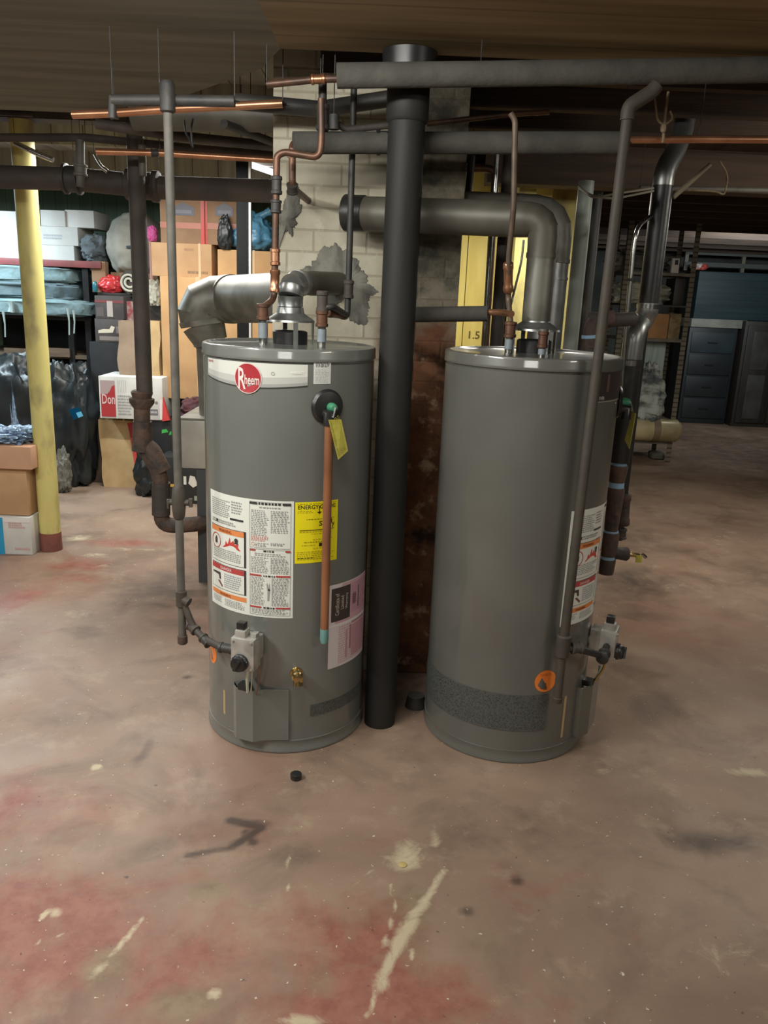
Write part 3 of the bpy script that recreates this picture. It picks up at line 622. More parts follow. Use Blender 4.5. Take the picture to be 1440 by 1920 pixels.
        s.lines(.47, .6, .96, .96, 14, RB, 2, rnd=rnd, fill=.35); s.rect(.5, .7, .6, .83, (110, 86, 90), 2); s.rect(.66, .64, .68, .9, (90, 70, 76), 3)
        s.rect(.0, .5, 1, .525, (224, 218, 214), 1); s.lines(.2, .03, .98, .49, 16, PK, 1, rnd=rnd, fill=.6); s.rect(.5, .06, .98, .45, PK, 1); s.lines(.52, .06, .97, .45, 14, RB, 2, rnd=rnd, fill=.35)
        s.rect(.45, .17, .49, .46, RB, 2); s.rect(.36, .08, .4, .42, (196, 140, 152), 2); s.rect(.5, .47, .9, .49, RB, 2)
        s.done('warranty_sheet', root, 'pink and white warranty sheet with a black panel')
    else:
        a0 = hit(h, 1117, 720)[0]; z1, z0 = hit(h, 1117, 698)[1], hit(h, 1117, 752)[1]
        s = sheet(a0, a0+.75, z0, z1); s.rect(0, 0, 1, 1, (52, 46, 43), 0); s.rect(0, -.06, 1, -.03, (150, 146, 136), 1); s.words('EVER', .10, .03, .22, .14, (200, 194, 180), 1); s.rect(.25, .3, .32, .9, (96, 70, 66), 1)
        s.done('logo_strip', root, 'dark logo strip wrapping round the side')
        s = sheet(hit(h, 1112, 1100)[0]+.12, hit(h, 1112, 1100)[0]+.9, hit(h, 1112, 1090)[1], hit(h, 1112, 980)[1]); s.rect(0, 0, 1, 1, (206, 172, 172), 0); s.done('warranty_sheet', root, 'pink warranty sheet at the side')
    # --- draft hood and flue collar on the lid
    bm = B(); add_lathe(bm, [(.062, H-.004), (.062, H+.04), (.056, H+.044), (.05, H+.04), (.05, H-.004)], (cx, cy, 0), seg=32); obj('flue_collar', bm, rubber, root)
    bm = B(); add_lathe(bm, [(.088, H+.075), (.086, H+.082), (.05, H+.105), (.046, H+.125), (.044, H+.124), (.046, H+.10), (.08, H+.078)], (cx, cy, 0), seg=32); hd = obj('draft_hood', bm, galv, root)
    for k in range(4):
        t = -PI/2+.35+k*PI/2; bm = B(); dx, dy = math.cos(t), math.sin(t)
        add_box(bm, (cx+.084*dx, cy+.084*dy, H+.04), (.016, .004, .084), Rz(t+PI/2)); obj('hood_leg', bm, galv, hd)
    return root
copper_pipe = M('copper_tube', srgb(154, 100, 68), srgb(130, 83, 57), scale=6, rough=.38, metal=.25)
heater(HL, 'water_heater', 'grey gas water heater with yellow energy label and copper discharge tube', 0.0, True)
heater(HR, 'water_heater', 'plain-fronted grey gas water heater with orange dot beside the leaning grey gas pipe', ROT, False)
# ------------------------------------------------------------------ pipework helpers
def coupling(bm, a, b, r, mi=0, lip=.15):
    a, b = Vector(a), Vector(b); d = (b-a)
    add_tube(bm, [a, a+d*.04, a+d*.2, a+d*.24, a+d*.76, a+d*.8, a+d*.96, b], [r*.95, r*(1+lip), r*(1+lip), r, r, r*(1+lip), r*(1+lip), r*.95], 18, mi=mi)
def roof(p): return 2.413 if (p.y < 2.88 or (p.x < -.5 and p.y < 3.1) or (p.x < -1.5 and p.y < 4.0)) else 2.64
def pipe(name, label, pts, r, mt, bend=0., cat='pipe', group=None, fits=(), seg=18, hang=None):
    """a pipe run; fits = (part name, a, b, radius, material)"""
    pts = [Vector(p) for p in pts]
    base = min(pts, key=lambda p: p.z)
    if not fits and hang is None:
        bm = B(); add_tube(bm, round_path(pts, bend), r, seg); o = obj(name, bm, mt); tag(o, label, cat, group); return o
    t = thing(name, label, cat, tuple(base), group)
    bm = B(); add_tube(bm, round_path(pts, bend), r, seg); obj('run', bm, mt, t)
    for fn, a, b, fr, fm in fits:
        bm = B(); coupling(bm, a, b, fr); obj(fn, bm, fm, t)
    for h in hang or ():
        p = at(pts[0], pts[-1], h) if len(pts) == 2 else min(round_path(pts, .0), key=lambda q: (q-at(pts[0], pts[-1], h)).length)
        bm = B(); add_tube(bm, [p, Vector((p.x, p.y, roof(p)))], .0016, 6); add_tube(bm, [p-Vector((0, 0, 0)), p+Vector((0, 0, .004))], [r+.001, .004], 8); obj('hanger_strap', bm, black_iron, t)
    return t
def at(p, q, t): return Vector(p)*(1-t)+Vector(q)*t
Z = lambda p, z: Vector((p[0], p[1], z))

# ------------------------------------------------------------------ stack pipe, chimney
st = Vector((.0165, 2.88, 0))
t = thing('stack_pipe', 'thick black vertical stack pipe standing between the two water heaters', 'pipe', tuple(st))
bm = B(); add_tube(bm, [st, st+Vector((.006, 0, 2.41))], .061, 36); obj('run', bm, stack_black, t)
bm = B(); add_tube(bm, [st+Vector((.006, 0, 2.2)), st+Vector((.006, 0, 2.21)), st+Vector((.006, 0, 2.31)), st+Vector((.006, 0, 2.32))], [.062, .07, .07, .062], 36); obj('hub', bm, stack_black, t)
bm = B(); add_tube(bm, [st+Vector((.006, 0, 2.345)), st+Vector((.006, 0, 2.409))], [.085, .09], 36); obj('ceiling_collar', bm, rubber, t)

def chimney_mat():
    mt = bpy.data.materials.new('painted_brick'); mt.use_nodes = True; nt = mt.node_tree; N = nt.nodes; L = nt.links
    b = N['Principled BSDF']; b.inputs['Roughness'].default_value = .9; b.inputs['Specular IOR Level'].default_value = .2
    tc = N.new('ShaderNodeTexCoord'); mp = N.new('ShaderNodeMapping'); mp.inputs['Rotation'].default_value = (PI/2, 0, 0)
    L.new(tc.outputs['Object'], mp.inputs[0])
    br = N.new('ShaderNodeTexBrick'); br.inputs['Scale'].default_value = 1; br.inputs['Brick Width'].default_value = .21; br.inputs['Row Height'].default_value = .082; br.inputs['Mortar Size'].default_value = .006; br.inputs['Mortar Smooth'].default_value = .6
    L.new(mp.outputs[0], br.inputs['Vector'])
    br.inputs['Color1'].default_value = srgb(190, 184, 164); br.inputs['Color2'].default_value = srgb(178, 171, 150); br.inputs['Mortar'].default_value = srgb(160, 152, 132)
    def nz(sc, dt=7, ro=.6):
        n = N.new('ShaderNodeTexNoise'); n.inputs['Scale'].default_value = sc; n.inputs['Detail'].default_value = dt; n.inputs['Roughness'].default_value = ro; L.new(tc.outputs['Object'], n.inputs['Vector']); return n.outputs['Fac']
    def rng(s, a, c, lo=0, hi=1):
        r = N.new('ShaderNodeMapRange'); r.inputs[1].default_value = a; r.inputs[2].default_value = c; r.inputs[3].default_value = lo; r.inputs[4].default_value = hi; L.new(s, r.inputs[0]); return r.outputs[0]
    def mix(f, a, c):
        n = N.new('ShaderNodeMix'); n.data_type = 'RGBA'; L.new(f, n.inputs[0])
        for i, q in ((6, a), (7, c)):
            if isinstance(q, tuple): n.inputs[i].default_value = q
            else: L.new(q, n.inputs[i])
        return n.outputs[2]
    def mul(a, c, op='MULTIPLY'):
        n = N.new('ShaderNodeMath'); n.operation = op
        for i, q in enumerate((a, c)):
            if isinstance(q, (int, float)): n.inputs[i].default_value = q
            else: L.new(q, n.inputs[i])
        return n.outputs[0]
    base = mix(rng(nz(5), .45, .7, 0, .7), br.outputs['Color'], srgb(152, 143, 122))
    base = mix(rng(nz(14), .6, .72, 0, .6), base, srgb(206, 200, 182))
    sp = N.new('ShaderNodeSeparateXYZ'); L.new(tc.outputs['Object'], sp.inputs[0])
    # bare rough brick low down on the right hand side: x from the middle, height under 1.6 m
    bx = rng(mul(sp.outputs[0], mul(nz(6), .12), 'ADD'), .10, .16); bz = rng(mul(sp.outputs[2], mul(nz(4), .5), 'ADD'), 1.95, 1.75)
    bare = mix(rng(nz(7, 8, .7), .4, .6), srgb(122, 84, 60), srgb(92, 62, 46)); bare = mix(rng(nz(9), .56, .66), bare, srgb(170, 140, 112)); bare = mix(rng(nz(4), .56, .64), bare, srgb(54, 40, 32))
    base = mix(mul(bx, bz), base, bare)
    shade_x = rng(mul(sp.outputs[0], mul(nz(6), .1), 'ADD'), .16, .2)
    grey = mix(rng(nz(8, 8, .7), .4, .6), srgb(118, 110, 94), srgb(70, 68, 60))  # upper right greyed: shade beside the stack pipe put into the colour
    inv = N.new('ShaderNodeMath'); inv.operation = 'SUBTRACT'; inv.inputs[0].default_value = 1; L.new(bz, inv.inputs[1])
    base = mix(mul(shade_x, inv.outputs[0]), base, grey)
    L.new(base, b.inputs['Base Color'])
    bp = N.new('ShaderNodeBump'); bp.inputs['Strength'].default_value = .35; bp.inputs['Distance'].default_value = .02
    hm = mul(mul(br.outputs['Fac'], -.8), nz(22), 'ADD'); L.new(hm, bp.inputs['Height']); L.new(bp.outputs[0], b.inputs['Normal'])
    return mt
cement = M('grey_cement_patch', srgb(128, 126, 116), srgb(88, 87, 80), scale=12, rough=.9, bump=.4, bscale=22, stretch=(1, 1, .6), c3=srgb(74, 72, 66), s3=30, lo3=.52, hi3=.7)
CX0, CX1, CY0, CY1 = -.484, .262, 3.32, 4.75
t = thing('brick_chimney', 'cream painted brick chimney behind the black stack pipe, patched with grey cement', 'chimney', ((CX0+CX1)/2, CY0, 0))
bm = B(); add_box(bm, ((CX0+CX1)/2, (CY0+CY1)/2, 1.315), (CX1-CX0, CY1-CY0, 2.63), None, .008); obj('brickwork', bm, chimney_mat(), t)
def splat(pxs, y, seed, thick=.02):
    bm = B(); c = sum(pxs_[0] for pxs_ in pxs)/len(pxs), sum(p[1] for p in pxs)/len(pxs)
    ring = []
    n = 26
    for (x0, y0), (x1, y1) in zip(pxs, pxs[1:]+pxs[:1]):
        for k in range(n):
            q = V(lerp(x0, x1, k/n), lerp(y0, y1, k/n), y)
            d = noise.noise(Vector((q.x*22+seed, q.z*22, seed)))*.028+noise.noise(Vector((q.x*70, q.z*70, seed)))*.014+noise.noise(Vector((q.x*190, q.z*190, seed)))*.006
            cc = V(*c, y); u = (q-cc).normalized(); ring.append(q+u*d)
    cc = V(*c, y); lv = []
    for f, off in ((1, 0), (.97, .3), (.85, .5), (.6, .8), (.25, 1.)):
        lv.append([bm.verts.new(Vector((cc.x+(p.x-cc.x)*f, y-thick*off+noise.noise(p*9*f)*thick*.3*(off > 0), cc.z+(p.z-cc.z)*f))) for p in ring])
    m_ = len(ring)
    for a, b in zip(lv, lv[1:]):
        for k in range(m_): bm.faces.new((a[k], a[(k+1) % m_], b[(k+1) % m_], b[k]))
    bm.faces.new(lv[-1]); return bm
plabel(obj('cement_patch', splat([(536, 362), (560, 352), (567, 385), (560, 420), (548, 445), (540, 430), (530, 440), (522, 470), (515, 440), (527, 400)], CY0, 2, .012), cement, t), 'grey cement smear below the upper pipe elbow')
plabel(obj('cement_patch', splat([(590, 490), (605, 465), (630, 458), (655, 478), (680, 500), (692, 530), (706, 548), (690, 556), (688, 600), (672, 615), (655, 600), (655, 570), (620, 570), (575, 540), (565, 508)], CY0, 5, .014), cement, t), 'grey cement collar round the small flue thimble')

# ------------------------------------------------------------------ flues of the heaters
cxL, cyL, HLt = HL['cx'], HL['cy'], HL['H']
t = thing('vent_duct', 'shiny small vent elbow from the energy-label heater into the chimney', 'duct', (cxL, cyL, HLt+.12))
e0 = Vector((cxL, cyL, HLt+.118)); top = V(590, 533, 3.0)
eb = Vector((cxL, cyL, top.z)); en = Vector((-.205, CY0+.03, V(645, 532, CY0).z)); dd = (en-eb).normalized()
bm = B(); add_tube(bm, [e0, eb-Vector((0, 0, .075))], .0425, 28); obj('collar', bm, chrome, t)
pp = [eb-Vector((0, 0, .08)), eb-Vector((0, 0, .045)), eb+dd*.012+Vector((0, 0, -.012)), eb+dd*.05, eb+dd*.085]
bm = B()
for a, b in zip(pp, pp[1:]): add_tube(bm, [a, at(a, b, .06), at(a, b, .94), b], [.0455, .0445, .0445, .0455], 28)
obj('elbow', bm, galv, t)
bm = B(); add_tube(bm, [eb+dd*.08, eb+dd*.16, eb+dd*.165, en], [.0425, .0425, .0445, .0445], 28); obj('pipe_section', bm, galv_dark, t)

cxR, cyR, HRt = HR['cx'], HR['cy'], HR['H']
rd = .061
t = thing('vent_duct', 'dull grey flue duct elbowing from the plain-fronted heater past the black stack pipe', 'duct', (cxR, cyR, HRt+.11))
cz = V(1002, 412, cyR).z
eb = Vector((cxR, cyR, cz)); en = Vector((-.17, 3.2, V(668, 400, 3.2).z)); dd = (en-eb).normalized()
bm = B(); add_tube(bm, [(cxR, cyR, HRt+.11), (cxR, cyR, cz-.11)], .05, 32); add_tube(bm, [(cxR, cyR, HRt+.32), (cxR, cyR, HRt+.33)], .052, 32); obj('riser', bm, galv_dull, t)
def gored(pts, bend, r0, r1, n=4):
    bm = B(); p = round_path(pts, bend, n); k = len(p)
    add_tube(bm, p, [lerp(r0, r1, i/(k-1)) for i in range(k)], 32)
    for q, d, r in ((p[0], p[1]-p[0], r0), (p[-1], p[-2]-p[-1], r1)):
        d = d.normalized(); add_tube(bm, [q-d*.004, q+d*.012], r+.003, 32)
    return bm
obj('elbow', gored([eb-Vector((0, 0, .12)), eb, eb+dd*.12], .11, .051, rd), galv_dark, t, angle=12)
bm = B(); add_tube(bm, [eb+dd*.115, en], rd, 32); obj('pipe_section', bm, galv_dark, t)
bm = B(); add_tube(bm, [en-dd*.06, en-dd*.055, en-dd*.01, en, en+dd*.02, en+dd*.0205], [rd, rd+.004, rd+.004, rd+.006, rd+.006, rd*.7], 32); obj('end_cap', bm, insul_dark, t)
c2 = V(1041, 404, 3.45); rd2 = .078
t = thing('vent_duct', 'second galvanised flue duct with a large elbow behind the plain-fronted heater', 'duct', (c2.x, c2.y, 0))
dd = Vector((-1, 0, 0))
bm = B(); add_tube(bm, [(c2.x, c2.y, 0), (c2.x, c2.y, c2.z-.17)], .072, 32); add_tube(bm, [(c2.x, c2.y, c2.z-.25), (c2.x, c2.y, c2.z-.24)], .075, 32); obj('riser', bm, galv, t)
obj('elbow', gored([c2-Vector((0, 0, .18)), c2, c2+dd*.18], .17, .074, rd2), galv_dull, t, angle=12)
bm = B(); add_tube(bm, [c2+dd*.175, Vector((CX1-.02, c2.y, c2.z))], rd2, 32); obj('pipe_section', bm, galv_dark, t)

# ------------------------------------------------------------------ old boiler on the left with its big duct
yb = 4.35
pA, pB = V(337, 786, yb), V(386, 880, yb)
t = thing('old_boiler', 'pale grey sheet metal boiler cabinet half hidden behind the energy-label heater', 'boiler', (-.75, yb+.3, 0))
bm = B(); add_box(bm, ((pA.x-.47)/2, yb+.3, (pA.z+pB.z)/2), (abs(pA.x+.47), .6, pA.z-pB.z), None, .012); obj('jacket', bm, M('pale_sheet_metal', srgb(168, 164, 152), srgb(146, 142, 132), scale=4, rough=.4, metal=.2), t)
bm = B(); add_box(bm, ((pA.x-.47)/2+.0, yb+.3, pA.z+.004), (abs(pA.x+.47)+.012, .612, .012), None, .003); obj('top_panel', bm, galv_dull, t)
lx = V(377, 960, yb).x
for dx in (lx, -.52):
    for dy in (yb+.04, yb+.56):
        bm = B(); add_box(bm, (dx, dy, pB.z/2), (.05, .05, pB.z)); obj('leg', bm, M('blue_grey_steel', srgb(58, 60, 62), rough=.5), t)
bm = B(); add_box(bm, (-.74, yb+.3, pB.z-.04), (.5, .5, .08)); obj('burner_tray', bm, rubber, t)
ye = 4.5
ce = V(385, 565, ye); rb = abs(V(440, 518, ye).z-V(440, 606, ye).z)/2
t = thing('flue_duct', 'wide galvanised duct with a big elbow running from the old boiler into the chimney', 'duct', (ce.x, ye, .8))
k_ = rb/44
def chain(name, lst, mt, angle=14):
    bm = B(); add_tube(bm, [V(x, y, ye) for x, y, r in lst], [r*k_ for x, y, r in lst], 36); return obj(name, bm, mt, t, angle=angle)
en = Vector((CX0+.03, ye-.5, V(512, 556, ye-.5).z)); p0 = V(428, 561, ye)
bm = B(); add_tube(bm, [p0, en], rb, 36); dq = (en-p0).normalized(); add_tube(bm, [p0, p0+dq*.05], rb+.006, 36); obj('pipe_section', bm, galv_dull, t)
chain('elbow', [(430, 561, 45), (404, 562, 45), (384, 570, 45), (377, 586, 45), (380, 606, 42)], galv_dull)
chain('elbow_seam', [(379, 600, 45), (381, 610, 43)], galv)
chain('reducer', [(380, 606, 41), (388, 622, 38), (397, 643, 32)], galv_dull)
chain('reducer_seam', [(396, 640, 34.5), (397, 648, 34.5)], galv)
bm = B(); q = V(398, 645, ye); add_tube(bm, [q, Vector((q.x+.01, ye, pA.z+.005))], 31*k_, 32); obj('riser', bm, galv_dull, t)

# ------------------------------------------------------------------ rusty drain pipe
yd = 4.3
P_ = lambda px, py: V(px, py, yd)
t = thing('drain_pipe', 'thick rusty iron pipe dropping beside the paper bags and elbowing to the old boiler', 'pipe', tuple(P_(300, 985)))
x0 = P_(266, 600)
bm = B(); add_tube(bm, [Vector((x0.x, yd, 2.52)), Vector((x0.x, yd, P_(266, 740).z))], .042, 20); obj('run', bm, rust_dark, t)
bm = B(); a, b = P_(266, 732), P_(266, 765); add_tube(bm, [a, at(a, b, .1), at(a, b, .4), at(a, b, .45), at(a, b, .7), b], [.048, .058, .05, .066, .066, .046], 20); obj('union', bm, rust, t)
bm = B(); add_tube(bm, round_path([P_(266, 760), P_(267, 835), P_(301, 885), P_(303, 985), P_(345, 985), Vector((-.95, yd+.1, P_(345, 985).z)), Vector((-.76, yd+.3, P_(345, 985).z)), Vector((-.74, yd+.35, pB.z-.06))], .11), .043, 20); obj('offset_bend', bm, rust, t)
bm = B(); add_tube(bm, [P_(267, 790), P_(267, 845)], [.05, .056], 20); obj('tee', bm, rust, t)
bm = B(); add_tube(bm, [P_(272, 826), P_(284, 846), P_(306, 884)], [.03, .052, .046], 20); obj('elbow', bm, rust, t)
bm = B(); add_tube(bm, [P_(302, 905), P_(302, 965)], [.05, .05], 20); obj('bend_collar', bm, rust_dark, t)

# ------------------------------------------------------------------ gas pipes of the heaters
yg = 2.72
Q = lambda px, py: V(px, py, yg)
x = -.7235
t = thing('gas_pipe', 'thin grey gas pipe hanging left of the energy-label heater with a shutoff cock', 'pipe', (x, yg, .38))
zt, zb, ztee = 2.235, Q(342, 1205).z, Q(343, 1122).z
bm = B(); add_tube(bm, [(x, yg, zt), (x, yg, zb+.01)], .0145, 16); obj('run', bm, gas_pipe, t)
zv = Q(333, 942).z
bm = B(); add_tube(bm, [(x, yg, zv+.06), (x, yg, zv+.05), (x, yg, zv+.02), (x, yg, zv-.02), (x, yg, zv-.05), (x, yg, zv-.06)], [.016, .021, .024, .024, .021, .016], 16)
add_tube(bm, [(x-.034, yg, zv), (x+.036, yg, zv)], .011, 12); vv = obj('gas_cock', bm, gas_dark, t)
bm = B(); add_box(bm, (x+.042, yg, zv), (.012, .012, .03)); add_box(bm, (x-.036, yg-.004, zv-.006), (.008, .014, .034), None, .002); obj('cock_handle', bm, gas_dark, vv)
bm = B(); add_tube(bm, [(x, yg, ztee+.03), (x, yg, ztee+.028), (x, yg, ztee-.028), (x, yg, ztee-.03)], [.016, .02, .02, .016], 16); add_tube(bm, [(x, yg, ztee), (x+.03, yg-.01, ztee-.012)], .018, 14); obj('tee', bm, gas_dark, t)
bm = B(); add_tube(bm, [(x, yg, zb+.03), (x, yg, zb+.028), (x, yg, zb), (x, yg, zb-.004)], [.015, .0185, .0185, .014], 16); obj('drip_cap', bm, rust, t)
va, vz = hit(HL, 477, 1207); vp = Vector((cxL+(.305+.07)*math.cos(va), cyL+(.305+.07)*math.sin(va), vz)); tg = Vector((-math.sin(va), math.cos(va), 0)); vin = vp-tg*.042
m1 = V(363, 1178, 2.70); m2 = V(385, 1200, 2.66)
bm = B(); add_tube(bm, round_path([(x, yg, ztee), m1, m2, vin-tg*.05, vin], .03), .0125, 14); obj('branch', bm, gas_dark, t)
for p, q in ((m1, m2), ):
    bm = B(); coupling(bm, at(p, q, -.35), at(p, q, .25), .018); obj('union', bm, rust_dark, t)
    bm = B(); coupling(bm, at(p, q, .75), at(p, q, 1.35), .017); obj('elbow', bm, black_iron, t)
bm = B(); coupling(bm, vin-tg*.06, vin-tg*.005, .017); obj('nipple', bm, black_iron, t)
bm = B(); add_tube(bm, [(x, yg, 2.17), (x, yg, 2.175), (x, yg, 2.25), (x, yg, 2.26)], [.016, .024, .024, .02], 14); obj('top_fitting', bm, black_iron, t)

yg2 = 2.6
Q2 = lambda px, py: V(px, py, yg2)
x = .649; zb = Q2(1048, 1316).z; ztee = Q2(1058, 1215).z
t = thing('gas_pipe', 'dull brown-grey gas pipe hanging in front of the plain-fronted heater', 'pipe', (x, yg2, zb))
bm = B(); add_tube(bm, [(.672, yg2, 2.2), (x, yg2, ztee)], .0165, 18); obj('run', bm, gas_dark, t)
bm = B(); add_tube(bm, [(x, yg2, ztee), (x, yg2, zb+.02), (x, yg2, zb+.018), (x, yg2, zb)], [.0155, .0155, .018, .017], 16); obj('drip_leg', bm, gas_dark, t)
bm = B(); add_tube(bm, [(x, yg2, ztee+.05), (x, yg2, ztee+.045), (x, yg2, ztee-.03), (x, yg2, ztee-.035)], [.02, .026, .024, .018], 16); obj('tee', bm, gas_dark, t)
bm = B(); add_tube(bm, round_path([(.672, yg2, 2.18), Q2(1178, 200), Q2(1222, 172), Q2(1232, 160)], .07), .021, 16); obj('top_bend', bm, gas_dark, t)
ra = va+ROT; r_ = HR['r']; vp = Vector((cxR+(r_+.07)*math.cos(ra), cyR+(r_+.07)*math.sin(ra), vz)); tg = Vector((-math.sin(ra), math.cos(ra), 0)); vin = vp-tg*.042
k1 = Vector((x+.05, yg2+.0, ztee+.0)); k2 = vin-tg*.07+Vector((0, -.0, -.012))
bm = B(); add_tube(bm, round_path([(x, yg2, ztee), k1, k2, vin], .03), .0125, 14); obj('branch', bm, black_iron, t)
bm = B(); coupling(bm, k1-Vector((.02, 0, 0)), k1+Vector((.02, .01, 0)), .019); obj('union', bm, gas_dark, t)
bm = B(); coupling(bm, k2-tg*.025, k2+tg*.03, .02); obj('elbow', bm, black_iron, t)

# ------------------------------------------------------------------ water connections on the heaters
def nipple(name, label, base, h, r=.014):
    t = thing(name, label, 'pipe fitting', tuple(base))
    b = Vector(base); z = Vector((0, 0, 1))
    bm = B(); add_tube(bm, [b, b+z*h], r, 16); obj('nipple_body', bm, chrome, t)
    bm = B(); add_tube(bm, [b+z*(h*.3), b+z*h*.9], r+.002, 16); obj('plastic_sleeve', bm, M('pale_steel_sleeve', srgb(170, 182, 190), srgb(140, 150, 156), scale=12, rough=.25, metal=.5), t)
    bm = B(); coupling(bm, b+z*h, b+z*(h+.055), r+.005); obj('union', bm, copper_old, t)
    return b+z*(h+.05)
yl = 2.80
nb = V(493, 634, yl); nb.z = HLt-.004; n1 = nipple('pipe_nipple', 'bright nipple with pale blue sleeve left of the small vent elbow', nb, .085)
nc = V(603, 634, yl); nc.z = HLt-.004; n2 = nipple('pipe_nipple', 'bright nipple with pale blue sleeve right of the small vent elbow', nc, .07)
K = lambda px, py, y=2.86: V(px, py, y)
pipe('water_pipe', 'dark copper water pipe with bright copper couplings dropping left of the small vent elbow',
     [n1-Vector((0, 0, .01)), K(500, 572, 2.8), K(514, 560), K(516, 470), K(519, 292), K(533, 285), K(600, 296), K(603, 255), K(602, 185)], .0115, copper_old, .03,
     fits=[('copper_coupling', K(515, 548), K(516, 505), .0155, copper), ('copper_coupling', K(516, 498), K(516, 466), .0155, copper), ('union', K(517, 400), K(518, 375), .0165, black_iron), ('elbow', K(519, 365), K(519, 330), .016, black_iron)])
pipe('water_pipe', 'short tarnished copper drop with black elbow in the cement smear', [Vector((-.36, 2.97, V(550, 270, 2.97).z)), K(548, 275, 2.98), K(548, 352, 2.98), Vector((-.345, CY0+.01, K(548, 362, 3.1).z))], .0125, copper_old, .03,
     fits=[('elbow', K(548, 345, 2.98), K(548, 362, 3.0), .018, black_iron), ('copper_coupling', K(547, 285, 2.98), K(547, 296, 2.98), .0145, copper)])
pipe('water_pipe', 'thin dark iron pipe running down in front of the chimney beside the black stack', [Z(K(652, 590, 3.05), 2.40), K(654, 520, 3.05), K(651, 592, 3.05), n2+Vector((.035, .0, .02)), n2+Vector((0, 0, .012))], .0115, black_iron, .02,
     fits=[('copper_run', at(n2, K(650, 592, 3.05), .2), K(648, 592, 3.04), .0135, copper_old), ('union', K(654, 525, 3.05), K(653, 560, 3.05), .017, rust_dark)])
bm = B(); coupling(bm, n2, n2+Vector((0, 0, .07)), .018); o = obj('pipe_valve', bm, rust_dark); tag(o, 'dark valve body standing on the nipple right of the small vent elbow', 'pipe valve')
# right heater
yr = 2.84
nb = V(955, 640, yr); nb.z = HRt-.004; n3 = nipple('pipe_nipple', 'bright nipple left of the dull grey flue riser', nb, .055)
nc = V(1017, 650, 2.74); nc.z = HRt-.004; n4 = nipple('pipe_nipple', 'bright nipple in front of the dull grey flue riser', nc, .03, .011)
bm = B(); fz = n4.z; add_tube(bm, [n4, (n4.x, n4.y, fz+.012)], .016, 12); o = obj('steel_plug', bm, galv_dull); tag(o, 'steel plug closing the nipple in front of the grey flue riser', 'plug')
J = lambda px, py, y=2.9: V(px, py, y)
pipe('water_pipe', 'tarnished copper pipe with bright sleeve coming down left of the dull grey flue elbow', [n3, J(953, 560), J(954, 480, 2.84), J(963, 390, 2.8), J(966, 225, 2.78), J(957, 212, 2.78)], .0095, M('grey_brown_pipe', srgb(104, 88, 72), srgb(84, 70, 58), scale=14, rough=.5, metal=.3), .02,
     fits=[('copper_coupling', J(953, 548, 2.89), J(953, 492, 2.86), .0155, copper)])
pipe('water_pipe', 'red copper stub joining the grey insulated branch to the plain-fronted heater', [J(912, 585, 3.0), J(940, 586, 2.95), n3+Vector((0, 0, .03))], .0115, copper, .02)
pipe('insulated_pipe', 'short grey insulated pipe crossing from the black stack to the yellow boards', [J(770, 590, 3.06), J(915, 588, 3.0)], .028, insul, 0)
pipe('insulated_pipe', 'long grey insulated water pipe passing behind the black stack at chimney height', [V(550, 268, 2.95), V(735, 268, 3.03), V(880, 268, 3.0), V(1165, 268, 2.95)], .036, insul, 0, fits=[('dark_sleeve', V(705, 267, 3.03), V(740, 267, 3.03), .037, insul_dark)], hang=(.3, .8))
pipe('insulated_pipe', 'long pale grey pipe under the ceiling in front of the black stack top', [V(632, 142, 2.72), V(900, 139, 2.72), V(1500, 130, 2.72)], .036, insul, 0, hang=(.3, .8))
bm = B(); add_tube(bm, round_path([J(982, 450), J(978, 490), J(962, 555), J(957, 575)], .08), .004, 8); o = obj('cable', bm, galv_dull); tag(o, 'thin grey cable curving beside the copper sleeve on the plain-fronted heater', 'cable')

# ------------------------------------------------------------------ ceiling pipework, left side
W3 = lambda px, py, y=3.0: V(px, py, y)
pipe('copper_pipe', 'bright copper pipe under the ceiling left of the thin grey gas pipe', [W3(136, 215, 3.1), W3(215, 212, 3.1), W3(310, 205, 3.1), W3(530, 194, 3.1)], .0145, copper, 0, fits=[('tee', W3(206, 212, 3.1), W3(220, 211, 3.1), .02, black_iron)], hang=(.3, .8))
pipe('copper_pipe', 'tarnished copper stub with a red soldered end near the ceiling by the black stack', [W3(500, 158, 2.85), W3(600, 148, 2.85), W3(640, 147, 2.85)], .012, copper_old, 0, fits=[('soldered_end', W3(583, 149, 2.85), W3(610, 148, 2.85), .0145, copper)], hang=(0,))
pipe('iron_pipe', 'black iron pipe running level under the copper pipe left of the gas pipe', [W3(210, 188, 2.74), W3(300, 188, 2.74), W3(440, 190, 2.74)], .017, black_iron, 0, hang=(.3, .8))
pipe('iron_pipe', 'short black drop hanging from the level black pipe near the ceiling', [W3(211, 180, 2.74), W3(211, 222, 2.74)], .012, black_iron, 0, hang=(0,))
pipe('iron_pipe', 'dark pipe sloping from the gas pipe top toward the chimney corner', [V(180, 232, 3.9), V(330, 255, 3.95), V(530, 276, 4.05)], .022, rust_dark, 0, hang=(.3, .8))
pipe('iron_pipe', 'black diagonal pipe entering at the chimney upper left corner', [V(420, 232, 3.6), V(515, 268, 4.0)], .018, black_iron, 0, hang=(.3, .8))
pipe('iron_pipe', 'dark level pipe crossing in front of the yellow post top', [V(-40, 258, 4.4), V(160, 258, 4.4), V(330, 275, 4.4), V(530, 293, 4.4)], .02, rust_dark, 0, hang=(.3, .8))
pipe('copper_pipe', 'long copper pipe level with the rusty drain top, running behind the gas pipe', [V(180, 284, 4.0), V(300, 287, 4.05), V(530, 301, 4.1)], .0145, copper, 0, fits=[('coupling', V(283, 287, 4.03), V(297, 287, 4.04), .017, black_iron)], hang=(.3, .8))
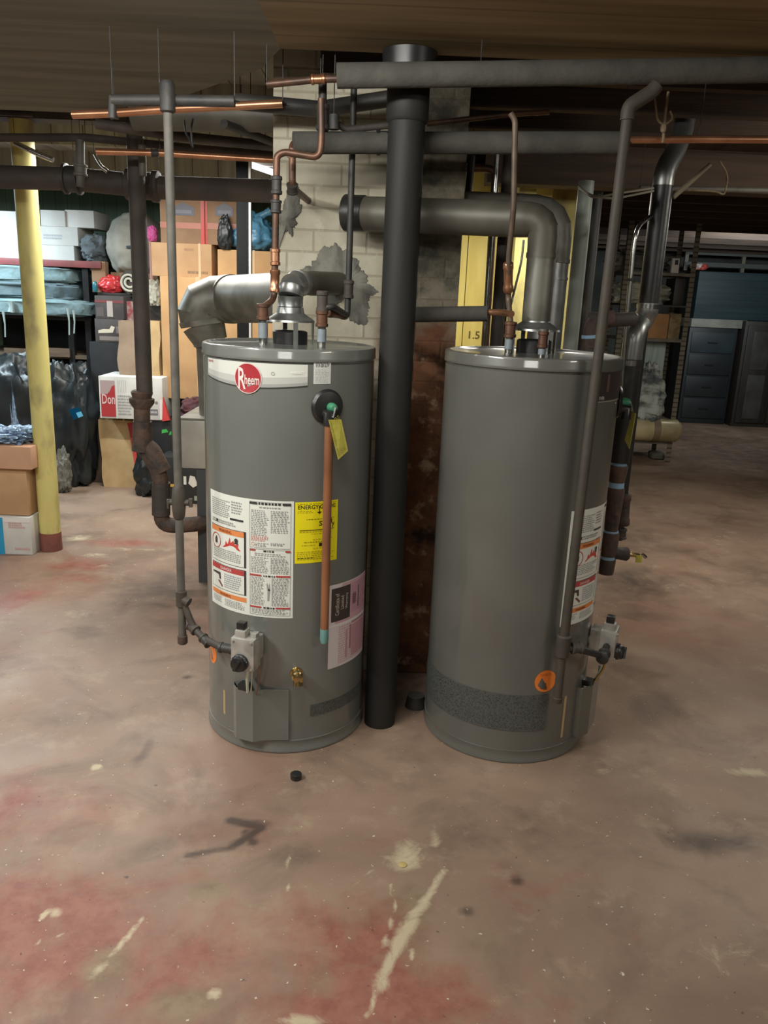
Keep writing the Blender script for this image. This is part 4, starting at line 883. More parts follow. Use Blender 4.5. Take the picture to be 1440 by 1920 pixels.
pipe('iron_pipe', 'very thick black pipe crossing level in front of the yellow post', [V(-60, 330, 4.45), V(140, 336, 4.45), V(300, 352, 4.45), V(530, 359, 4.45)], .058, rust_dark, 0, seg=24, fits=[('hub', V(120, 335, 4.45), V(152, 337, 4.45), .066, black_iron), ('hub', V(236, 345, 4.45), V(300, 351, 4.45), .068, rust_dark)], hang=(.3, .8))
pipe('iron_pipe', 'grey galvanised drop with a tee above the thick black pipe', [V(150, 262, 4.3), V(151, 350, 4.3)], .022, gas_pipe, 0, fits=[('tee', V(151, 308, 4.3), V(151, 330, 4.3), .03, gas_pipe)], hang=(0,))
pipe('conduit_pipe', 'pale conduit slanting across the yellow post near the ceiling', [V(28, 268, 4.6), V(70, 288, 4.6), V(100, 300, 4.6)], .014, chrome, 0, hang=(0,))
pipe('conduit_pipe', 'bent bright conduit end below the long copper pipe', [V(176, 290, 4.2), V(188, 312, 4.2), V(202, 322, 4.2)], .01, chrome, .03, hang=(0,))
pipe('iron_pipe', 'short grey drop behind the gas pipe from the long copper pipe', [V(266, 272, 4.2), V(268, 330, 4.2)], .018, gas_pipe, 0, hang=(0,))
pipe('duct', 'dark sheet metal duct hanging below the ceiling behind the copper pipe', [V(250, 212, 3.75), V(525, 215, 3.75)], .07, galv_dark, 0, cat='duct', seg=28, hang=(.3, .8))
pipe('iron_pipe', 'dark cross pipe reaching from the chimney front to the black stack top', [W3(440, 190, 3.15), W3(600, 205, 3.15), W3(730, 185, 3.15)], .028, black_iron, 0, hang=(.3, .8))
pipe('iron_pipe', 'black rising pipe stub above the long grey insulated pipe', [V(605, 150, 2.95), V(605, 240, 2.95)], .014, black_iron, 0, fits=[('valve_body', V(605, 195, 2.95), V(605, 245, 2.95), .02, black_iron)], hang=(0,))
pipe('iron_pipe', 'thin rusty pipe sagging from the black stub to the stack', [V(600, 215, 3.0), V(650, 243, 3.02), V(735, 234, 3.04)], .012, rust_dark, 0, hang=(0,))
pipe('iron_pipe', 'round capped stub hanging beside the black rising stub', [V(626, 215, 2.95), V(626, 243, 2.95)], .018, black_iron, 0, hang=(0,))
bm = B(); add_tube(bm, round_path([V(345, 225, 3.3), V(348, 250, 3.3), V(356, 262, 3.3), V(362, 280, 3.3), V(358, 240, 3.3), V(362, 222, 3.3)], .04), .004, 6); o = obj('cable', bm, rubber); tag(o, 'thin dark cable loop dangling right of the thin grey gas pipe', 'cable')
# fluorescent batten glimpsed left of the chimney
t = thing('fluorescent_fitting', 'white fluorescent batten glimpsed between chimney and hanging black post', 'lamp', tuple(V(490, 318, 6.3)))
bm = B(); add_tube(bm, [V(468, 308, 6.3), V(520, 326, 6.3)], .022, 14)
em = bpy.data.materials.new('lit_tube'); em.use_nodes = True; em.node_tree.nodes['Principled BSDF'].inputs['Emission Color'].default_value = (1, .97, .95, 1); em.node_tree.nodes['Principled BSDF'].inputs['Emission Strength'].default_value = 2.2
obj('tube', bm, em, t)
bm = B(); add_tube(bm, [V(466, 300, 6.3), V(467, 342, 6.3)], .02, 12); obj('tube_end', bm, em, t)
bm = B(); add_box(bm, V(492, 306, 6.34), (.24, .08, .05), None, .005); obj('housing', bm, whitepaint, t)

# ------------------------------------------------------------------ right side pipework
yk = 3.7
S = lambda px, py, y=yk: V(px, py, y)
bx = 1.093
t = thing('insulated_pipe', 'black insulated pipe with bright elbow and blue-banded brown couplings beyond the plain-fronted heater', 'pipe', (bx, yk, .3))
zz = lambda py: S(1160, py).z
up = Vector((1.155, yk+.05, 0))
bm = B(); add_tube(bm, [(bx, yk, zz(672)), (bx, yk, zz(866))], .047, 24); obj('lower_insulation', bm, insul_dark, t)
bm = B(); add_tube(bm, [Z(up, zz(572)), Z(up, 2.16)], .045, 24); obj('upper_insulation', bm, insul_dark, t)
bm = B(); add_tube(bm, round_path([(bx, yk, zz(682)), (bx, yk, zz(655)), (bx+.004, yk, zz(620)), (up.x-.01, up.y+.02, zz(598)), Z(up, zz(585)), Z(up, zz(566))], .06), .047, 24); obj('pipe_elbow', bm, galv, t)
bm = B(); add_tube(bm, [(bx, yk, zz(674)), (bx, yk, zz(684))], .05, 24); add_tube(bm, [Z(up, zz(568)), Z(up, zz(576))], .05, 24); obj('clamp_band', bm, chrome, t)
bm = B(); add_tube(bm, round_path([Z(up, 2.13), Z(up, 2.23), (up.x+.05, up.y+.05, 2.30), (up.x+.10, up.y+.12, 2.42), (up.x+.10, up.y+.13, 2.63)], .06), .044, 20); obj('top_elbow', bm, galv, t)
def brown(a, b, r, r2=None):
    bm = B(); r2 = r2 or r
    add_tube(bm, [(bx, yk, zz(a)), (bx, yk, lerp(zz(a), zz(b), .1)), (bx, yk, lerp(zz(a), zz(b), .85)), (bx, yk, zz(b))], [r*.95, r, r2, r2*.95], 22); obj('coupling', bm, rust, t)
brown(872, 905, .045, .037); brown(914, 996, .042, .034); brown(998, 1042, .042); brown(1048, 1076, .04, .037)
for a, b in ((865, 873), (904, 915), (995, 1000), (1041, 1049)):
    bm = B(); add_tube(bm, [(bx, yk, zz(a)), (bx, yk, zz(b))], .036, 20); obj('blue_band', bm, blue_band, t)
hz = zz(1036); bm = B(); add_tube(bm, [(bx, yk, hz), (bx+.05, yk-.0, hz-.004), (bx+.09, yk, hz-.006), (bx+.1, yk, hz-.006)], [.03, .03, .034, .026], 16); hb = obj('hose_bibb', bm, rust_dark, t)
bm = B(); add_tube(bm, [(bx+.1, yk, hz-.006), (bx+.13, yk, hz-.008), (bx+.15, yk-.01, hz-.012)], [.014, .012, .014], 12); obj('spout', bm, brass, hb)
bm = B(); add_box(bm, (bx+.145, yk-.02, hz-.022), (.03, .006, .035), None, .002); obj('bibb_tag', bm, tagyellow, hb)
bm = B(); add_tube(bm, [(bx+.165, yk, hz-.004), (bx+.185, yk, hz-.02)], .009, 10); obj('bibb_lever', bm, chrome, hb)
pipe('drain_pipe', 'thin dark pipe standing close behind the blue-banded insulated pipe', [Vector((1.178, 3.85, zz(700)+.7)), Vector((1.178, 3.85, S(1163, 1012, 3.85).z))], .022, insul_dark, 0,
     fits=[('coupling', S(1172, 925, 3.85), S(1168, 985, 3.85), .028, rust), ('end_cap', S(1165, 990, 3.85), S(1163, 1010, 3.85), .026, rust_dark)])
pipe('conduit_pipe', 'bright thin conduit bending over beside the black insulated pipe', [S(1165, 735, 3.6), S(1172, 640, 3.6), S(1187, 470, 3.6), S(1195, 425, 3.6), S(1225, 402, 3.75)], .0095, chrome, .12, fits=[('coupling', S(1181, 528, 3.6), S(1182, 522, 3.6), .012, black_iron)])
bm = B(); add_tube(bm, [S(1104, 598, 3.5), S(1150, 600, 3.5), S(1185, 598, 3.62)], .03, 18)
o = thing('iron_pipe', 'brown iron branch with rounded elbow level behind the plain-fronted heater lid', 'pipe', tuple(S(1112, 640, 3.5)))
obj('run', bm, rust_dark, o)
bm = B(); add_tube(bm, round_path([S(1150, 598, 3.5), S(1112, 600, 3.5), S(1106, 652, 3.5)], .1), .034, 18); obj('elbow', bm, rust, o)
bm = B(); add_tube(bm, [S(1107, 628, 3.5), S(1107, 634, 3.5)], .037, 18); obj('blue_band', bm, blue_band, o)
bm = B(); add_tube(bm, [S(1107, 634, 3.5), Z(S(1107, 634, 3.5), 0)], .028, 18); obj('riser', bm, rust_dark, o)
pipe('plastic_pipe', 'pale grey-green plastic pipe standing right of the galvanised flue riser', [(.877, 4.0, 2.2), (.877, 4.0, 0)], .036, M('pale_pvc', srgb(168, 178, 168), srgb(156, 166, 156), scale=4, rough=.45), 0)
pipe('iron_pipe', 'dark thick pipe just right of the pale plastic pipe', [V(1118, 360, 4.4), Z(V(1118, 360, 4.4), 0)], .035, black_iron, 0)
pipe('conduit_pipe', 'bright conduit standing in front of the yellow boards', [Z(V(917, 500, 3.75), 2.3), Z(V(917, 500, 3.75), 0)], .011, chrome, 0)
pipe('iron_pipe', 'wide dark pipe standing between the yellow board gaps', [Z(V(941, 500, 3.6), 2.3), Z(V(941, 500, 3.6), 0)], .028, rust_dark, 0)
pipe('iron_pipe', 'dark pipe elbowing down behind the upper flue duct', [V(868, 316, 4.0), V(930, 316, 4.0), Z(V(934, 400, 4.0), 0)], .018, copper_old, .05, hang=(0,))
pipe('iron_pipe', 'knobbly black pipe at the chimney right edge near the ceiling', [V(885, 292, 3.8), V(876, 385, 3.8)], .016, black_iron, 0, hang=(0,))
pipe('iron_pipe', 'thin black pipe beside the knobbly black pipe near the ceiling', [V(870, 292, 3.75), V(866, 385, 3.75)], .011, black_iron, 0, hang=(0,))
pipe('copper_pipe', 'long copper pipe tied with rope near the ceiling at far right', [V(1175, 262, 3.1), V(1310, 261, 3.1), V(1500, 262, 3.1)], .013, copper, 0, hang=(.3, .8))
pipe('copper_pipe', 'faint old copper pipe crossing the dark joist bay right of the stack', [V(800, 232, 3.1), V(960, 214, 3.1), V(1030, 210, 3.1)], .009, copper_old, 0, hang=(0,))
ropem = M('old_rope', srgb(140, 122, 94), srgb(112, 96, 72), scale=40, rough=.9)
t = thing('rope_hanger', 'old knotted rope hanging from the joist around the copper pipe', 'rope', tuple(V(1243, 268, 3.07)))
bm = B(); add_tube(bm, [V(1253, 172, 3.07), V(1247, 215, 3.07), V(1243, 268, 3.07)], .005, 8); add_tube(bm, round_path([V(1228, 185, 3.07), V(1232, 225, 3.07), V(1245, 236, 3.07), V(1262, 222, 3.07), V(1256, 208, 3.07)], .04), .004, 8); obj('strand', bm, ropem, t)
bm = B(); add_blob(bm, V(1244, 240, 3.06), (.02, .02, .03), 3); obj('knot', bm, ropem, t)
bm = B(); a, b = V(1262, 370, 3.75), V(1332, 308, 3.75); add_tube(bm, [a, at(a, b, .6), b], [.011, .0105, .009], 10)
o = obj('wooden_stick', bm, M('grey_wood_stick', srgb(132, 122, 98), srgb(112, 102, 82), scale=8, rough=.8)); tag(o, 'pale wooden stick wedged diagonally right of the bright top elbow', 'stick')
bm = B(); add_tube(bm, round_path([V(1350, 303, 3.9), V(1366, 330, 3.9), V(1358, 366, 3.9), V(1346, 360, 3.9), V(1330, 358, 3.9), V(1290, 356, 3.9)], .06), .0045, 8); o = obj('cable', bm, ropem); tag(o, 'tan wire hanging in a loop right of the wooden stick', 'cable')
wm = M('white_cable', srgb(158, 152, 136), rough=.6)
for k, (ly, lb) in enumerate(((0, 'upper strand of white cable sagging in front of the dark thick pipe'), (9, 'lower strand of white cable sagging in front of the dark thick pipe'))):
    bm = B(); add_tube(bm, round_path([V(1085, 352-ly*.4, 3.92), V(1110, 367+ly*.5, 3.6), V(1150, 373-ly, 3.5), V(1225, 358-ly*.6, 3.69)], .12), .0045, 8); o = obj('cable', bm, wm); tag(o, lb, 'cable')
pipe('conduit_pipe', 'grey level conduit across the dark area beyond the wooden stick', [V(1200, 352, 4.2), V(1440, 357, 4.2), V(1560, 360, 4.2)], .012, gas_pipe, 0, hang=(.3, .8))
# ------------------------------------------------------------------ support posts and yellow boards
yp = 4.85
pb, ptp = V(97, 1030, yp), V(48, 235, yp)
t = thing('support_post', 'yellow painted round support post with a red oxide foot at far left', 'post', (pb.x, yp, 0))
bm = B(); add_tube(bm, [(pb.x, yp, .115), (pb.x, yp, 2.52)], .063, 28); obj('shaft', bm, yellow, t)
bm = B(); add_tube(bm, [(pb.x, yp, 0), (pb.x, yp, .012), (pb.x, yp, .118), (pb.x, yp, .12)], [.066, .066, .064, .06], 28); obj('foot', bm, pole_red, t)
bm = B(); add_box(bm, (pb.x, yp, 2.525), (.2, .2, .02), None, .003); obj('cap_plate', bm, rust_dark, t)
bm = B(); add_box(bm, (-3.0, yp, 2.56), (5.0, .14, .1)); struct('ceiling_girder', bm, rust_dark)
yw = 5.45
t = thing('board_partition', 'yellow painted plank partition seen between chimney and flue riser', 'partition', (.64, yw, 0))
xs = [V(x, 560, yw).x for x in (844, 872, 900, 915, 925, 950, 968, 1012)]
for i, (u0, u1) in enumerate(((843, 872), (872.5, 911), (919, 928), (954, 985), (985.5, 1020))):
    a, b = V(u0, 540, yw).x, V(u1, 540, yw).x
    bm = B(); add_box(bm, ((a+b)/2, yw, 1.235), (b-a-.003, .03, 2.47), None, .003); o = obj('plank', bm, yellow_wood, t)
    if i == 1:
        s = Sheet(lambda u, v, l: Vector((lerp(V(876, 632, yw).x, V(900, 632, yw).x, u), yw-.0165, lerp(V(888, 640, yw).z, V(888, 616, yw).z, v))), .09, .09)
        s.words('1.5', .1, .2, .95, .8, (96, 84, 40), 0); s.done('pencil_mark', o)
bm = B(); add_box(bm, (.66, yw+.09, 1.235), (.6, .12, 2.47)); obj('backing', bm, darkwood, t)
bm = B(); a, b = V(975, 340, 5.2), V(1008, 340, 5.2); add_box(bm, ((a.x+b.x)/2, 5.25, 1.25), (b.x-a.x, .1, 2.5), None, .006); o = obj('support_post', bm, yellow); tag(o, 'square yellow post showing above the galvanised flue elbow', 'post')
bm = B(); a, b = V(1030, 380, 5.7), V(1062, 380, 5.7); add_box(bm, ((a.x+b.x)/2+.08, 5.75, 1.25), (b.x-a.x+.12, .08, 2.5), None, .006); o = obj('support_post', bm, yellow); tag(o, 'yellow board behind the large flue elbow beside the pale plastic pipe', 'post')
ybp = 5.6; c = V(458, 440, ybp); e = V(470, 440, ybp)
t = thing('support_post', 'black square post with a pale conduit, in front of the blue plastic bag', 'post', (c.x, ybp, 0))
bm = B(); add_box(bm, (c.x, ybp, 1.24), (.09, .09, 2.48), None, .006); obj('shaft', bm, blackpost, t)
bm = B(); add_tube(bm, [(e.x+.002, ybp-.04, 0), (e.x+.002, ybp-.04, 2.45)], .009, 10); obj('conduit', bm, whitepaint, t)

# ------------------------------------------------------------------ boxes
def carton(name, label, cat, px0, py0, px1, py1, y, depth, mt, z0=None, group=None, tape=None, yaw=0., prints=None, flaps=False):
    a, b = V(px0, py0, y), V(px1, py1, y); cxm = (V(px0, (py0+py1)/2, y).x+V(px1, (py0+py1)/2, y).x)/2
    wd = V(px1, (py0+py1)/2, y).x-V(px0, (py0+py1)/2, y).x
    zt = V((px0+px1)/2, py0, y).z; zb = V((px0+px1)/2, py1, y).z if z0 is None else z0
    t = thing(name, label, cat, (cxm, y+depth/2, zb), group)
    rot = Rz(yaw)
    bm = B(); add_box(bm, (cxm, y+depth/2, (zt+zb)/2), (wd, depth, zt-zb), rot, .006); obj('carton_body', bm, mt, t)
    if flaps:
        bm = B()
        for s in (-1, 1): add_box(bm, Vector((cxm, y+depth/2, zt+.003))+rot @ Vector((s*wd*.245, 0, 0)), (wd*.485, depth*.98, .004), rot)
        obj('top_flap', bm, mt, t)
    fn = lambda u, v, l: Vector((cxm, y+depth/2, 0))+rot @ Vector(((u-.5)*wd, -depth/2-.0015-.001*l, 0))+Vector((0, 0, lerp(zb, zt, v)))
    if prints:
        s = Sheet(fn, wd, zt-zb); prints(s); s.done('printed_lettering', t)
    if tape:
        bm = B(); u0, u1, tm = tape
        p = [fn(u0, 0, .2), fn(u1, 0, .2), fn(u1, 1, .2), fn(u0, 1, .2)]
        add_box(bm, (p[0]+p[2])/2, (abs((p[1]-p[0]).length), .002, zt-zb+.004), rot); add_box(bm, Vector((((p[0]+p[1])/2).x, y+depth/2, zt+.002)), ((p[1]-p[0]).length, depth, .002), rot)
        obj('packing_tape', bm, tm, t)
    global LAST
    LAST = t
    return zt
rndc = random.Random(11)
red_tape = M('red_packing_tape', srgb(190, 62, 56), rough=.4)
tan_tape = M('tan_packing_tape', srgb(204, 174, 136), rough=.35)
# low bench carrying the large carton
bench_z = V(350, 748, 6.55).z
t = thing('low_bench', 'dark low wooden bench under the tall orange-brown carton', 'bench', (-1.3, 6.9, 0))
x0, x1 = V(350, 760, 6.5).x, V(560, 760, 6.5).x
bm = B(); add_box(bm, ((x0+x1)/2, 6.88, bench_z-.03), (x1-x0, .7, .05), None, .004); obj('bench_top', bm, darkwood, t)
for xx in (x0+.05, x1-.05):
    for yy in (6.57, 7.19): bm = B(); add_box(bm, (xx, yy, (bench_z-.055)/2), (.06, .06, bench_z-.055)); obj('leg', bm, darkwood, t)
zc = carton('moving_box', 'tall orange-brown cardboard carton behind the galvanised boiler elbow', 'box', 303, 522, 522, 745, 6.58, .55, card_orange, z0=bench_z-.004, flaps=False, tape=(.30, .34, tan_tape))
def pr_small(s): s.lines(.6, .1, .95, .2, 1, (120, 96, 70), 0, rnd=rndc, fill=.8); s.lines(.55, .78, .75, .86, 1, (150, 116, 84), 0, rnd=rndc, fill=.8)
z2 = carton('moving_box', 'plain cardboard carton under the two red-taped cartons', 'box', 284, 456, 397, 523, 6.68, .45, card, z0=zc, tape=(.78, .82, tan_tape), prints=pr_small)
z3 = carton('moving_box', 'flat wide cardboard carton under the blue plastic bag', 'box', 408, 470, 540, 523, 6.66, .45, card_orange, z0=zc, tape=(.5, .53, tan_tape))
def pr_logo(s):
    s.rect(0, .30, 1, .42, (176, 110, 92), 0); s.poly([(.3, .56), (.78, .56), (.78, .72), (.54, .82), (.3, .72)], (84, 84, 96), 1); s.rect(.36, .6, .72, .67, (112, 110, 122), 2); s.lines(.1, .9, .9, .97, 1, (160, 112, 90), 0, rnd=rndc)
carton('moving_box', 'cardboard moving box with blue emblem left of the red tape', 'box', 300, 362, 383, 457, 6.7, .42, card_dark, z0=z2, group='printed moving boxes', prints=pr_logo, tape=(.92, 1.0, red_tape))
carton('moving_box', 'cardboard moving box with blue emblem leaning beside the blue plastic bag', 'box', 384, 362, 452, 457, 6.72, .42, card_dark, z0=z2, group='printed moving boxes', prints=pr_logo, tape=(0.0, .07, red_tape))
bluebag = M('blue_plastic_film', srgb(96, 156, 190), srgb(70, 128, 164), scale=6, rough=.3, bump=.5, bscale=16)
def bag(name, label, cat, px0, py0, px1, py1, y, dep, mt, z0=None, seed=1, crumple=.16, power=.75, top=None, freq=3., parts=None):
    a = V(px0, (py0+py1)/2, y); b = V(px1, (py0+py1)/2, y); zt = V((px0+px1)/2, py0, y).z; zb = V((px0+px1)/2, py1, y).z if z0 is None else z0
    cx = (a.x+b.x)/2
    bm = B(); add_blob(bm, (cx, y+dep/2, (zt+zb)/2), (b.x-a.x, dep, (zt-zb)*1.08), seed, crumple, freq, power, 56, 40, floor=zb, top=top)
    if parts:
        t = thing(name, label, cat, (cx, y+dep/2, zb)); obj('bag_body', bm, mt, t, angle=60); parts(t, cx, y+dep/2, zt, zb); return t
    o = obj(name, bm, mt, angle=60); tag(o, label, cat); return o
def ears(mt):
    def f(t, cx, cy, zt, zb):
        for s in (-1, 1):
            bm = B(); add_tube(bm, [(cx+.05*s, cy, zt-.05), (cx+.12*s, cy-.03, zt-.0), (cx+.16*s, cy-.02, zt+.02)], [.05, .025, .035], 12); obj('tied_ear', bm, mt, t)
    return f
bag('plastic_bag', 'light blue tied plastic bag on the flat carton behind the black post', 'bag', 414, 396, 512, 470, 6.68, .36, bluebag, z0=z3, seed=4, crumple=.18, power=.8, top=.55, parts=ears(bluebag))
bag('plastic_bag', 'black bag slumped between the red-taped box and the blue bag', 'bag', 405, 405, 435, 470, 6.62, .1, garbage, z0=z3, seed=14, crumple=.2, top=.4)
# dark stuff below the big carton
cloth_red = M('dark_red_cloth', srgb(84, 40, 44), srgb(52, 30, 34), scale=9, rough=.9, bump=.3, bscale=18)

# white printed carton with a red panel
yw2 = 6.42
zk = V(290, 787, 6.42).z
zk = carton('storage_carton', 'black carton with green marks under the white printed box', 'box', 283, 788, 345, 922, 6.44, .5, M('black_carton', srgb(24, 25, 27), srgb(32, 33, 34), scale=6, rough=.5), z0=0,
       prints=lambda s: (s.poly([(.35, .82), (.55, .84), (.5, .88), (.36, .87)], (70, 190, 84), 0), s.poly([(.56, .8), (.9, .83), (.92, .86), (.6, .85)], (70, 190, 84), 0)))
carton('storage_carton', 'narrow dark carton right of the light kraft bag under the white printed box', 'box', 261, 790, 281, 915, 6.5, .3, M('black_carton', srgb(24, 25, 27)), z0=0)
def pr_white(s):
    s.rect(.0, .0, .015, 1, (226, 222, 216), 1); s.rect(.02, .04, .25, .58, (172, 52, 56), 1); s.rect(.02, .58, .25, .9, (170, 150, 148), 1); s.poly([(.13, .58), (.25, .58), (.25, .8), (.2, .76), (.18, .68)], (172, 52, 56), 2)
    s.words('Don', .04, .34, .245, .58, (216, 190, 188), 3)
    s.rect(.262, 0, .272, 1, (226, 222, 216), 2)
    for q in range(5): s.rect(.30+.03*q, .62, .305+.03*q, .92, (150, 148, 146), 1)
    s.lines(.29, .08, .5, .58, 7, (140, 140, 140), 1, rnd=rndc); s.rect(.72, .12, .92, .26, (110, 108, 112), 1); s.lines(.73, .14, .91, .24, 1, (190, 188, 188), 2, rnd=rndc, ragged=0); s.rect(.95, .02, 1, .5, (226, 222, 216), 1); s.disc(.9, .42, .012, (120, 116, 112), 1, 10)
zdon = carton('printed_box', 'white printed box with a red panel lying across the dark cartons', 'box', 187, 707, 305, 790, 6.42, .38, whitepaint, z0=zk, prints=pr_white)
bm = B(); q = [V(305, 745, 6.40), V(318, 788, 6.40), V(304, 790, 6.40)]; f = [bm.verts.new(p) for p in q]; g = [bm.verts.new(p+Vector((0, .03, 0))) for p in q]
bm.faces.new(f); bm.faces.new(g[::-1])
for k in range(3): bm.faces.new((f[k], g[k], g[(k+1) % 3], f[(k+1) % 3]))
plabel(obj('side_flap', bm, M('red_paper', srgb(206, 62, 60), rough=.6), LAST), 'small red side flap')
# kraft carrier bags
def paper_bag(label, px0, py0, px1, py1, y, dep, mt, z0=0., stripe=False, handles=True, lean=0., fold=False):
    zt = V((px0+px1)/2, py0, y).z; m_ = (py0+py1)/2; xa, xb = V(px0, m_, y).x, V(px1, m_, y).x
    cx, cy = (xa+xb)/2, y+dep/2; w = xb-xa
    t = thing('paper_bag', label, 'paper bag', (cx, cy, z0))
    bm = B(); n = 7; rows = []
    for j in range(n+1):
        f = j/n; z = lerp(z0, zt, f); k = 1+.03*math.sin(f*9+px0); ww = w*(.90+.10*f)*k; dp = dep*(1-.45*f*f); ox = lean*f
        loop = []
        for (ux, uy) in ((-.5, -.5), (-.17, -.53), (.17, -.5), (.5, -.5), (.44, 0), (.5, .5), (0, .5), (-.5, .5), (-.44, 0)):
            p = Vector((cx+ox+ux*ww, cy+uy*dp, z)); p += Vector((noise.noise(p*6), noise.noise(p*6+Vector((5, 0, 0))), 0))*.014; loop.append(bm.verts.new(p))
        rows.append(loop)
    for a, b in zip(rows, rows[1:]):
        for k in range(9): bm.faces.new((a[k], a[(k+1) % 9], b[(k+1) % 9], b[k]))
    bm.faces.new(rows[0]); inner = [bm.verts.new(Vector((v.co.x*.97+cx*.03, v.co.y*.97+cy*.03, v.co.z-.08))) for v in rows[-1]]
    for k in range(9): bm.faces.new((rows[-1][k], rows[-1][(k+1) % 9], inner[(k+1) % 9], inner[k]))
    bm.faces.new(inner); obj('bag_body', bm, mt, t, angle=25)
    if handles:
        for s in (-.5, .5):
            bm = B(); add_tube(bm, round_path([(cx+lean-w*.25, cy+s*dep*.5, zt-.03), (cx+lean-w*.2, cy+s*dep*.5, zt+.085), (cx+lean+w*.12, cy+s*dep*.5, zt+.095), (cx+lean+w*.18, cy+s*dep*.5, zt-.03)], .05), .0065, 8); obj('handle', bm, tan_tape, t)
    if stripe:
        bm = B(); pts = [(.22, .97), (.46, .97), (.48, .3), (.42, .35), (.36, .6), (.28, .85)]
        fr = [bm.verts.new((cx+u*w, cy-dep*(.5-.225*v*v)-.02, lerp(z0, zt, v))) for u, v in pts]; bm.faces.new(fr); bmesh.ops.solidify(bm, geom=bm.faces[:], thickness=.003); obj('red_print', bm, M('red_paper', srgb(206, 62, 60), rough=.6), t)
paper_bag('light kraft paper carrier bag with handles and a red print, standing in front', 188, 790, 258, 908, 6.55, .24, kraft, stripe=True, lean=-.02)
paper_bag('dull brown paper carrier bag in the dark beside the light kraft bag', 162, 792, 202, 893, 6.68, .11, M('dark_kraft_paper', srgb(84, 70, 58), srgb(70, 58, 48), scale=7, rough=.8), handles=True)
zpb = V(245, 716, 6.5).z
zmid = zk+.15
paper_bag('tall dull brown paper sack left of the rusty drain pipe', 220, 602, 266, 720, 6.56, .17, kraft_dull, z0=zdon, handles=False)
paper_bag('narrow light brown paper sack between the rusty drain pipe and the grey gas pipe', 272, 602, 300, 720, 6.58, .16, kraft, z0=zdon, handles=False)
# black bags on the floor by the old boiler with pale letters
def pr_tag(s): s.rect(.36, .5, .44, .72, (216, 212, 200), 1); s.rect(.30, .4, .36, .6, (216, 212, 200), 1); s.rect(.5, .42, .56, .6, (216, 212, 200), 1); s.poly([(.6, .45), (.64, .62), (.74, .6), (.8, .42), (.7, .36)], (216, 212, 200), 1); s.rect(.2, .36, .3, .42, (206, 160, 70), 1); s.rect(.72, .08, .86, .18, (150, 156, 136), 1)
carton('storage_carton', 'black carton with pale lettering on the floor left of the old boiler', 'box', 300, 858, 388, 922, 6.1, .25, M('black_carton', srgb(24, 25, 27)), z0=0, prints=pr_tag)
bag('bin_bag', 'black bin bag on the floor behind the rusty drain bend', 'bag', 243, 840, 300, 922, 6.22, .3, garbage, z0=0, seed=21, crumple=.2, top=.3)
bag('cloth_heap', 'dark red cloth stuffed in the gap under the tall orange-brown carton', 'cloth', 332, 752, 384, 800, 6.2, .3, cloth_red, z0=V(358, 790, 6.35).z, seed=31, crumple=.25)
carton('storage_carton', 'dark crate holding up the dark red cloth', 'box', 322, 790, 395, 905, 6.3, .19, darkwood, z0=0)

# ------------------------------------------------------------------ left foreground boxes
yl2 = 4.72
zA = V(30, 968, yl2).z
def pr_mail(s):
    s.rect(0, 0, .60, .97, (40, 150, 200), 0); s.rect(.62, .86, 1.0, .97, (232, 226, 222), 2); s.lines(.68, .70, .92, .86, 3, (206, 160, 156), 1, rnd=rndc, fill=.7); s.lines(.75, .12, .97, .2, 1, (206, 160, 156), 1, rnd=rndc, fill=.7)
carton('mailing_box', 'white and blue mailing box on the floor beside the yellow post', 'box', -70, 968, 59, 1046, yl2, .3, whitepaint, z0=0, prints=pr_mail)
zB = carton('cardboard_box', 'brown cardboard box standing on the white and blue mailing box', 'box', -70, 872, 52, 968, yl2+.02, .26, card, z0=zA)
t_l = carton('box_lid', 'deep cardboard lid closing the brown box at far left', 'box lid', -72, 836, 58, 874, yl2-.02, .34, M('pinkish_cardboard', srgb(206, 160, 128), srgb(196, 150, 118), scale=5, rough=.85), z0=zB-.012)
clearbag = M('clear_blue_film', srgb(150, 176, 204), srgb(104, 128, 160), scale=14, rough=.15, bump=.9, bscale=20)
bag('plastic_bag', 'shiny clear bluish plastic film lying on the deep cardboard lid', 'bag', -40, 808, 48, 838, yl2, .26, clearbag, z0=t_l, seed=6, crumple=.3, freq=5)
bag('plastic_bag', 'twisted strip of shiny clear plastic rising behind the deep cardboard lid', 'bag', 2, 778, 46, 850, yl2+.34, .08, clearbag, z0=0.0, seed=9, crumple=.5, freq=6, top=.9, power=1.)
# ------------------------------------------------------------------ bin bags pile, left
def tape_sheet(t, cx, cy, zt, zb):
    P4 = [V(129, 768, 6.36), V(148, 763, 6.36), V(156, 780, 6.36), V(138, 787, 6.36)]
    bm = B(); f = bm.faces.new([bm.verts.new(p) for p in P4]); bmesh.ops.solidify(bm, geom=[f], thickness=.004); plabel(obj('blue_label', bm, M('blue_tape', srgb(92, 178, 214), rough=.5), t), 'small bright blue label')
bag('bin_bag', 'large shiny black bin bag with a bright blue label right of the yellow post', 'bag', 66, 696, 162, 895, 6.42, .44, garbage, z0=0, seed=3, crumple=.22, power=.7, freq=2.6, parts=tape_sheet)
bag('bin_bag', 'large black bin bag behind the yellow post above the cardboard lid', 'bag', -90, 676, 66, 905, 6.55, .45, garbage, z0=0, seed=5, crumple=.2, power=.7, freq=2.6)
bag('bin_bag', 'small clear-topped bag crumpled on the floor at the yellow post', 'bag', 100, 850, 126, 905, 6.25, .12, M('pale_grey_film', srgb(120, 118, 108), srgb(90, 88, 80), scale=10, rough=.4, bump=.5), z0=0, seed=41, crumple=.3)
